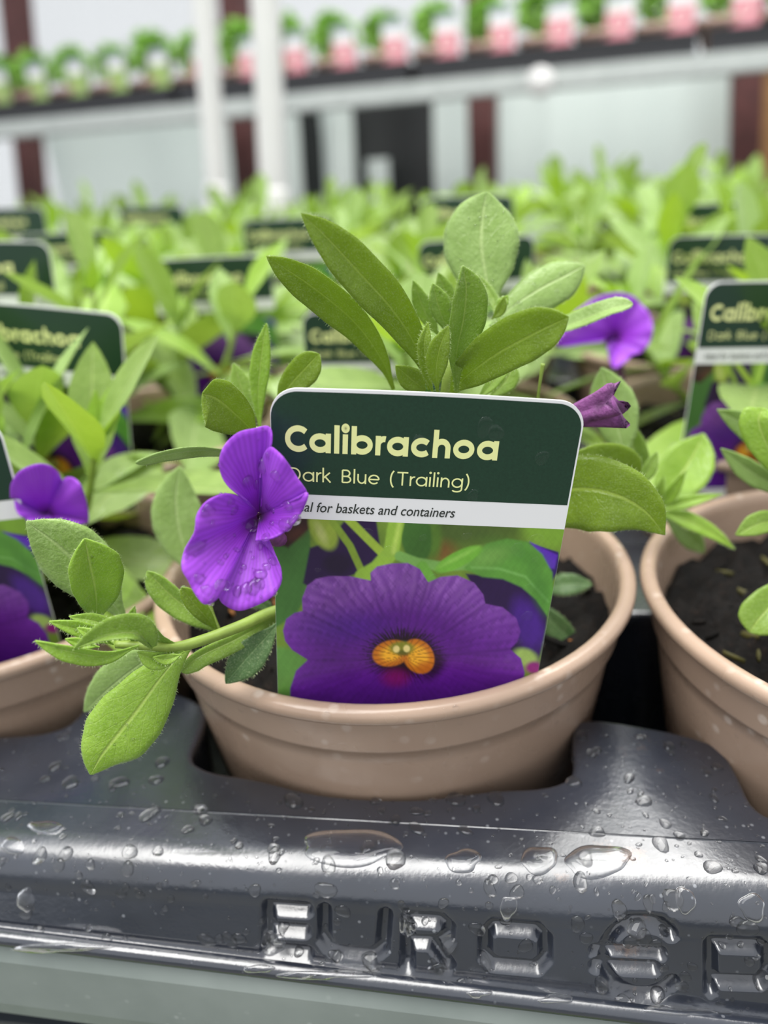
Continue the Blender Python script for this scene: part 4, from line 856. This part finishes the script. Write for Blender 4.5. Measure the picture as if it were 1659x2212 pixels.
pets.append(petal(fl, [(560, 1104, .1099), (564, 1107, .1099), (567, 1111, .1096)], [(562, 1032, .108), (568, 990, .1078), (582, 966, .107), (600, 976, .106), (621, 1000, .105), (642, 1032, .1045), (664, 1068, .104), (640, 1082, .105), (606, 1092, .1065)], .0010, 2))
pets.append(petal(fl, [(566, 1108, .1097), (565, 1115, .1098), (560, 1121, .1096)], [(610, 1090, .1065), (642, 1078, .1048), (664, 1064, .104), (660, 1090, .1035), (640, 1122, .1035), (610, 1152, .1038), (580, 1165, .1042), (552, 1168, .1045)], .0006, 4))
pets.append(petal(fl, [(563, 1117, .1097), (558, 1122, .1096), (553, 1120, .1096)], [(556, 1160, .1055), (576, 1182, .105), (600, 1212, .104), (609, 1250, .1025), (592, 1285, .101), (550, 1310, .0998), (512, 1319, .099), (478, 1300, .0985), (470, 1262, .099)], .0010, 1))
pets.append(petal(fl, [(557, 1105, .1098), (553, 1112, .1098), (555, 1120, .1096)], [(520, 1074, .1068), (488, 1066, .105), (448, 1082, .1025), (425, 1112, .101), (420, 1150, .0998), (398, 1190, .0988), (392, 1226, .0978), (408, 1256, .0972), (422, 1284, .0968), (444, 1306, .0965), (472, 1290, .0978), (482, 1258, .099)], .0012, 5))
# withered flower at the label's upper right corner
A, B = at(1215, 905, .129), at(1332, 872, .125); ax = norm(B - A); e1 = norm(np.cross(ax, UP)); e2 = np.cross(ax, e1); V = []; nn = 18
for i in range(nn):
    t = i / (nn - 1); r_ = .0012 + .0021 * t ** .8
    for j in range(40):
        a = j * 2 * PI / 40; rr = r_ * (1 + .22 * math.sin(5 * a + 1.2 * t) * (.4 + t) + .06 * math.sin(17 * a)); V.append(A + ax * ((B - A) @ ax) * t + ax * .0012 * math.sin(5 * a + .5) * t * t + rr * (math.cos(a) * e1 + math.sin(a) * e2))
mesh('withered_flower', V, grid_faces(nn, 40, True) + [tuple((nn - 1) * 40 + j for j in range(40))], MT['petal_dry'], hero)
for k in range(4):
    a = k * 1.6; d = ax * .5 - .9 * (math.cos(a) * e1 + math.sin(a) * e2)

# ------------------------------------------------------------------ the other potted plants
FOL = []
for sd in range(5):
    mb, ms = foliage_geo(40 + sd, shoots=5, spread=.037, height=.043)
    o1 = mb.build('foliage', None, mats=[MT['leaf_pale'], MT['leaf_mid'], MT['leaf_bright']]); o2 = ms.build('stems', MT['stem']); FOL.append((o1.data, o2.data)); bpy.data.objects.remove(o1); bpy.data.objects.remove(o2)
def full_plant(i, j, c, label, v, rot, sc=1.0, group='potted plants in rows on the near bench', sx=1.0):
    r2 = thing('potted_plant', c, label, 'plant', group)
    if full_plant.src is None: a = mesh('pot', PV + c, PF, MT['pot'], r2); b = pot_and_soil2(r2); full_plant.src = (a.data, b.data)
    else: newob('pot', full_plant.src[0], r2); newob('compost', full_plant.src[1], r2)
    for nm, me in (('foliage', FOL[v][0]), ('stems', FOL[v][1])):
        q = newob(nm, me, r2); q.rotation_euler = (0, 0, rot); q.scale = (sc, sc, sc * sx)
    return r2
full_plant.src = None
def pot_and_soil2(r2):
    mb = soil_geo(21); o = np.array(r2.location); mb.V = [v + o for v in mb.V]; return mb.build('compost', None, r2, mats=[MT['soil'], MT['moss']])
# right front pot: plant hangs in from the frame's edge
c = POTS[(1, 0)] ; c = np.array([c[0], c[1], G])
rp = thing('potted_plant', c, 'potted plant in the taupe pot at the right edge, mossy compost showing', 'plant'); mesh('pot', PV + c, PF, MT['pot'], rp); pot_and_soil2(rp)
for p, w, mt_, sh in [([(1740, 1250, .128), (1690, 1285, .126), (1645, 1330, .124), (1618, 1366, .123)], (44, 46), 'leaf', 'blunt'),
                  ([(1740, 1120, .135), (1650, 1128, .134), (1588, 1156, .133)], (24, 26), 'leaf', 'ell'),
                  ([(1740, 1010, .150), (1650, 940, .150), (1548, 884, .150)], (34, 34), 'leaf_pale', 'oval'),
                  ([(1740, 1080, .145), (1640, 1030, .146), (1556, 968, .147)], (26, 24), 'leaf_pale', 'ell'),
                  ([(1720, 1060, .136), (1670, 985, .136), (1640, 915, .137), (1648, 880, .138)], (40, 36), 'leaf_bright', 'blunt'),
                  ([(1760, 1100, .138), (1720, 1020, .138), (1690, 950, .138)], (40, 40), 'leaf', 'oval'),
                  ([(1760, 1060, .14), (1800, 980, .14), (1860, 920, .14)], (40, 40), 'leaf_pale', 'oval'),
                  ([(1790, 1120, .13), (1860, 1120, .128), (1960, 1150, .125)], (40, 40), 'leaf', 'oval'),
                  ([(1770, 1170, .13), (1780, 1260, .12), (1800, 1340, .115)], (40, 40), 'leaf_bright', 'oval')]:
    leaf(rp, p, w, mt_, sh, 5, .2, hairs=False)
stem(rp, [(1850, 1300, .131), (1790, 1180, .133), (1745, 1080, .14), (1740, 960, .142)], [.0012, .0008])
# left front pot
c = POTS[(-1, 0)]; c = np.array([c[0], c[1], G - .006])
lp_ = full_plant(-1, 0, c, 'potted plant in the taupe pot at the left edge behind the trailing shoot', 1, .6, .95, group=None)
fL = mesh('flower', *tube([at(120, 1190, .156), at(108, 1150, .154), at(100, 1115, .152)], np.array([.0008, .0012, .0022]), 10, 12, cap=False), MT['petal_dry'], lp_)
NB = lambda x, y, d: [(x - 5, y, d), (x, y + 3, d), (x + 5, y, d)]
for e, q in (([(22, 1082, .150), (24, 1044, .147), (48, 1014, .146), (90, 1002, .147), (122, 1016, .149), (138, 1046, .151)], 0), ([(126, 1046, .151), (148, 1030, .149), (172, 1044, .148), (187, 1086, .149), (190, 1130, .151), (160, 1122, .153)], 2), ([(30, 1076, .149), (40, 1110, .146), (80, 1130, .145), (118, 1128, .147)], 4), ([(112, 1128, .147), (150, 1138, .147), (186, 1128, .149)], 5)):
    petal(fL, NB(100, 1108, .152), e, .0008, q)
# the rows behind
def right_flower(r2):
    f_ = mesh('flower', *tube([at(1345, 840, .236), at(1336, 780, .232), at(1328, 732, .226)], np.array([.0009, .0014, .0030]), 10, 12, cap=False), MT['petal_dry'], r2)
    for e, q in (([(1300, 738, .217), (1262, 742, .213), (1204, 748, .209), (1214, 716, .211), (1240, 676, .215), (1262, 660, .218)], 0), ([(1250, 668, .217), (1290, 642, .222), (1340, 632, .225), (1376, 646, .225), (1384, 670, .224)], 1), ([(1366, 640, .225), (1402, 676, .222), (1410, 720, .219), (1392, 756, .217), (1362, 768, .217)], 2), ([(1370, 764, .217), (1348, 784, .215), (1326, 796, .214), (1316, 772, .215), (1312, 746, .217)], 3)):
        petal(f_, [(1322, 728, .225), (1327, 732, .226), (1332, 728, .225)], e, .0010, q)
rgp = np.random.default_rng(8)
SIDE = {0: 'straight behind the centre pot', -1: 'one place left of the centre line', 1: 'one place right of the centre line', -2: 'two places left of the centre line', 2: 'two places right of the centre line', -3: 'three places left of the centre line', 3: 'three places right of the centre line', -4: 'four places left of the centre line', -5: 'five places left of the centre line'}
for j in range(1, 7):
    for i in range(-5, 4):
        p = np.array([i * .1065, j * .107, G]); q = proj(p + UP * .05); q0 = proj(p)
        if not (-170 < q[0] < 1850): continue
        p[:2] += rgp.normal(0, .0008, 2)
        r2 = full_plant(i, j, p, 'leafy green potted plant in the %s row, %s' % (ROWW[j - 1], SIDE[i]), int(rgp.integers(5)), rgp.random() * 6.28, rgp.uniform(.95, 1.1), sx=rgp.uniform(.8, 1.0))
        if (i, j) == (1, 1): right_flower(r2)
        if (i, j) == (-1, 1): flower_geo(r2, 'flower', at(270, 1005, .21), CAM - at(270, 1005, .21), .0035, 6, .1)

# ------------------------------------------------------------------ water
def drop_geo(mb, p, nrm, r_, hgt, el=1.0, ang=0.0, rg=None):
    nrm = norm(nrm); a = norm(np.cross(nrm, [.3, .1, .95])) if abs(nrm @ [.3, .1, .95]) < .95 else norm(np.cross(nrm, [1, 0, 0])); b = np.cross(nrm, a); a, b = a * math.cos(ang) + b * math.sin(ang), -a * math.sin(ang) + b * math.cos(ang)
    k = 14; V = []; ph = rg.random(2) * 6.28 if rg is not None else (0, 0); ring = [(1.0, -.12), (1.0, .04), (.93, .35), (.75, .68), (.45, .92)]
    for rr, z in ring:
        for t in np.linspace(0, 2 * PI, k, endpoint=False):
            w = 1 + .10 * math.sin(2 * t + ph[0]) + .07 * math.sin(3 * t + ph[1]); V.append(p + r_ * rr * w * (math.cos(t) * a * el + math.sin(t) * b) + nrm * hgt * z)
    V.append(p + nrm * hgt); n = len(ring)
    mb.add(V, grid_faces(n, k, True) + [((n - 1) * k + j, (n - 1) * k + (j + 1) % k, n * k) for j in range(k)] + [tuple(range(k - 1, -1, -1))])
dg = bpy.context.evaluated_depsgraph_get(); dg.update()
def hit(px, py):
    o = Vector(CAM); d = Vector(norm(ray(px, py))); return SC.ray_cast(dg, o, d)
def scatter(name, n, region, want, rmin, rmax, lab, flat_=.42, seed=0, dens=None, pw=2.6):
    rg = np.random.default_rng(seed); mb = MB(); cnt = 0; tries = 0
    while cnt < n and tries < n * 14:
        tries += 1; px = rg.uniform(region[0], region[2]); py = rg.uniform(region[1], region[3])
        if dens and rg.random() > dens(px, py): continue
        ok, loc, nr, idx, ob, mw = hit(px, py)
        if not ok or not any(ob.name.startswith(w) for w in want): continue
        if want is PETNAMES and ob.parent != fl: continue
        nr = np.array(nr); loc = np.array(loc); v = norm(CAM - loc); nr = nr if nr @ v > 0 else -nr
        r_ = rmin * (rmax / rmin) ** (rg.random() ** pw); drop_geo(mb, loc, nr, r_, r_ * flat_ * rg.uniform(.8, 1.3), rg.uniform(.9, 1.5), rg.random() * 6.28, rg); cnt += 1
    o = mb.build(name, MT['water_film' if flat_ < .2 or 'pot' in name else 'water']); o['kind'] = 'stuff'; tag(o, lab, 'water drops'); return o
PETNAMES = ['petal']
scatter('water_droplets', 760, (0, 1560, 1659, 2190), ['deck', 'front_edge'], .00018, .0016, 'clear water droplets scattered over the dark grey tray rim', .35, 1)
scatter('petal_droplets', 90, (390, 920, 670, 1320), PETNAMES, .00016, .0013, 'clear water droplets on the wet violet flower', .6, 2, dens=lambda x, y: 1.0 if y > 1120 else .3, pw=1.8)
scatter('leaf_droplets', 60, (920, 420, 1270, 680), ['leaf'], .00012, .0005, 'small water droplets on the pale upper leaves of the centre plant', .5, 3)
scatter('label_droplets', 26, (640, 900, 1190, 1430), ['header_panel', 'picture'], .0004, .0014, 'faint flat water droplets on the printed label of the centre pot', .10, 4, pw=1.5)
scatter('pot_droplets', 110, (380, 1510, 1659, 1720), ['pot'], .00018, .0007, 'small water droplets on the taupe walls of the front pots', .35, 5)
scatter('shoot_droplets', 40, (60, 1120, 400, 1680), ['leaf'], .00012, .0005, 'small water droplets on the leaves of the trailing left shoot', .5, 6)
# bigger drops and wet puddles lying on the tray rim
BIG = [(757, 1830, 116, 38, 'largest clear puddle on the tray rim, oval, below the centre pot'), (1290, 1860, 75, 34, 'long clear puddle along the tray edge above the euro sign'), (1000, 1860, 38, 26, 'clear drop on the tray edge right of the largest puddle'),
       (1165, 1858, 44, 28, 'tear shaped clear drop on the tray edge left of the long puddle'), (1480, 1945, 24, 28, 'round clear drop hanging on the tray face above the P'), (1625, 1960, 30, 30, 'round clear drop on the tray face at the right edge'),
       (100, 1788, 42, 12, 'thin clear puddle on the tray deck below the drooping leaf'), (28, 1828, 26, 18, 'clear drop on the tray edge at the far left'), (590, 2038, 30, 24, 'clear drop over the foot of the letter E'),
       (1098, 1960, 20, 24, 'clear drop on the tray face above the letter O'), (880, 2000, 18, 26, 'clear drop beside the letter R'), (55, 1945, 20, 24, 'clear drop low on the tray face at the left'),
       (130, 2046, 105, 9, 'long wet bead in the groove above the tray lip, leftmost'), (560, 2092, 34, 8, 'short wet bead in the groove under the letter E'), (700, 2106, 100, 9, 'long wet bead in the groove under the letter U'),
       (1035, 2146, 26, 8, 'short wet bead in the groove under the letter O'), (1200, 2160, 40, 8, 'wet bead in the groove left of the euro sign'), (1480, 2184, 100, 8, 'long wet bead in the groove under the P')]
for px, py, rx, ry, lab in BIG:
    ok, loc, nr, idx, ob, mw = hit(px, py)
    if not ok: continue
    loc = np.array(loc); nr = np.array(nr); nr = nr if nr @ (CAM - loc) > 0 else -nr
    mb = MB(); rg = np.random.default_rng(px); k = 40; rings = [(1.0, -.3), (1.0, .05), (.96, .4), (.86, .75), (.65, .95), (.35, 1.0)]; ph = rg.random(4) * 6.28; V = []; hgt = .0007
    # follow the tray surface under the drop
    for rr, z in rings:
        for t in np.linspace(0, 2 * PI, k, endpoint=False):
            w = 1 + .10 * math.sin(2 * t + ph[0]) + .08 * math.sin(3 * t + ph[1]) + .05 * math.sin(5 * t + ph[2])
            okk, l2, n2, _, ob2, _ = hit(px + rx * rr * w * math.cos(t), py + ry * rr * w * math.sin(t)); 
            l2 = np.array(l2) if okk else loc; n2 = np.array(n2) if okk else nr
            if n2 @ (CAM - l2) < 0: n2 = -n2
            V.append(l2 + n2 * hgt * z)
    V.append(loc + nr * hgt); n = len(rings)
    mb.add(V, grid_faces(n, k, True) + [((n - 1) * k + j, (n - 1) * k + (j + 1) % k, n * k) for j in range(k)] + [tuple(range(k - 1, -1, -1))])
    o = mb.build('water_drop', MT['water'], origin=loc); tag(o, lab, 'water drop', 'larger water drops on the tray rim')
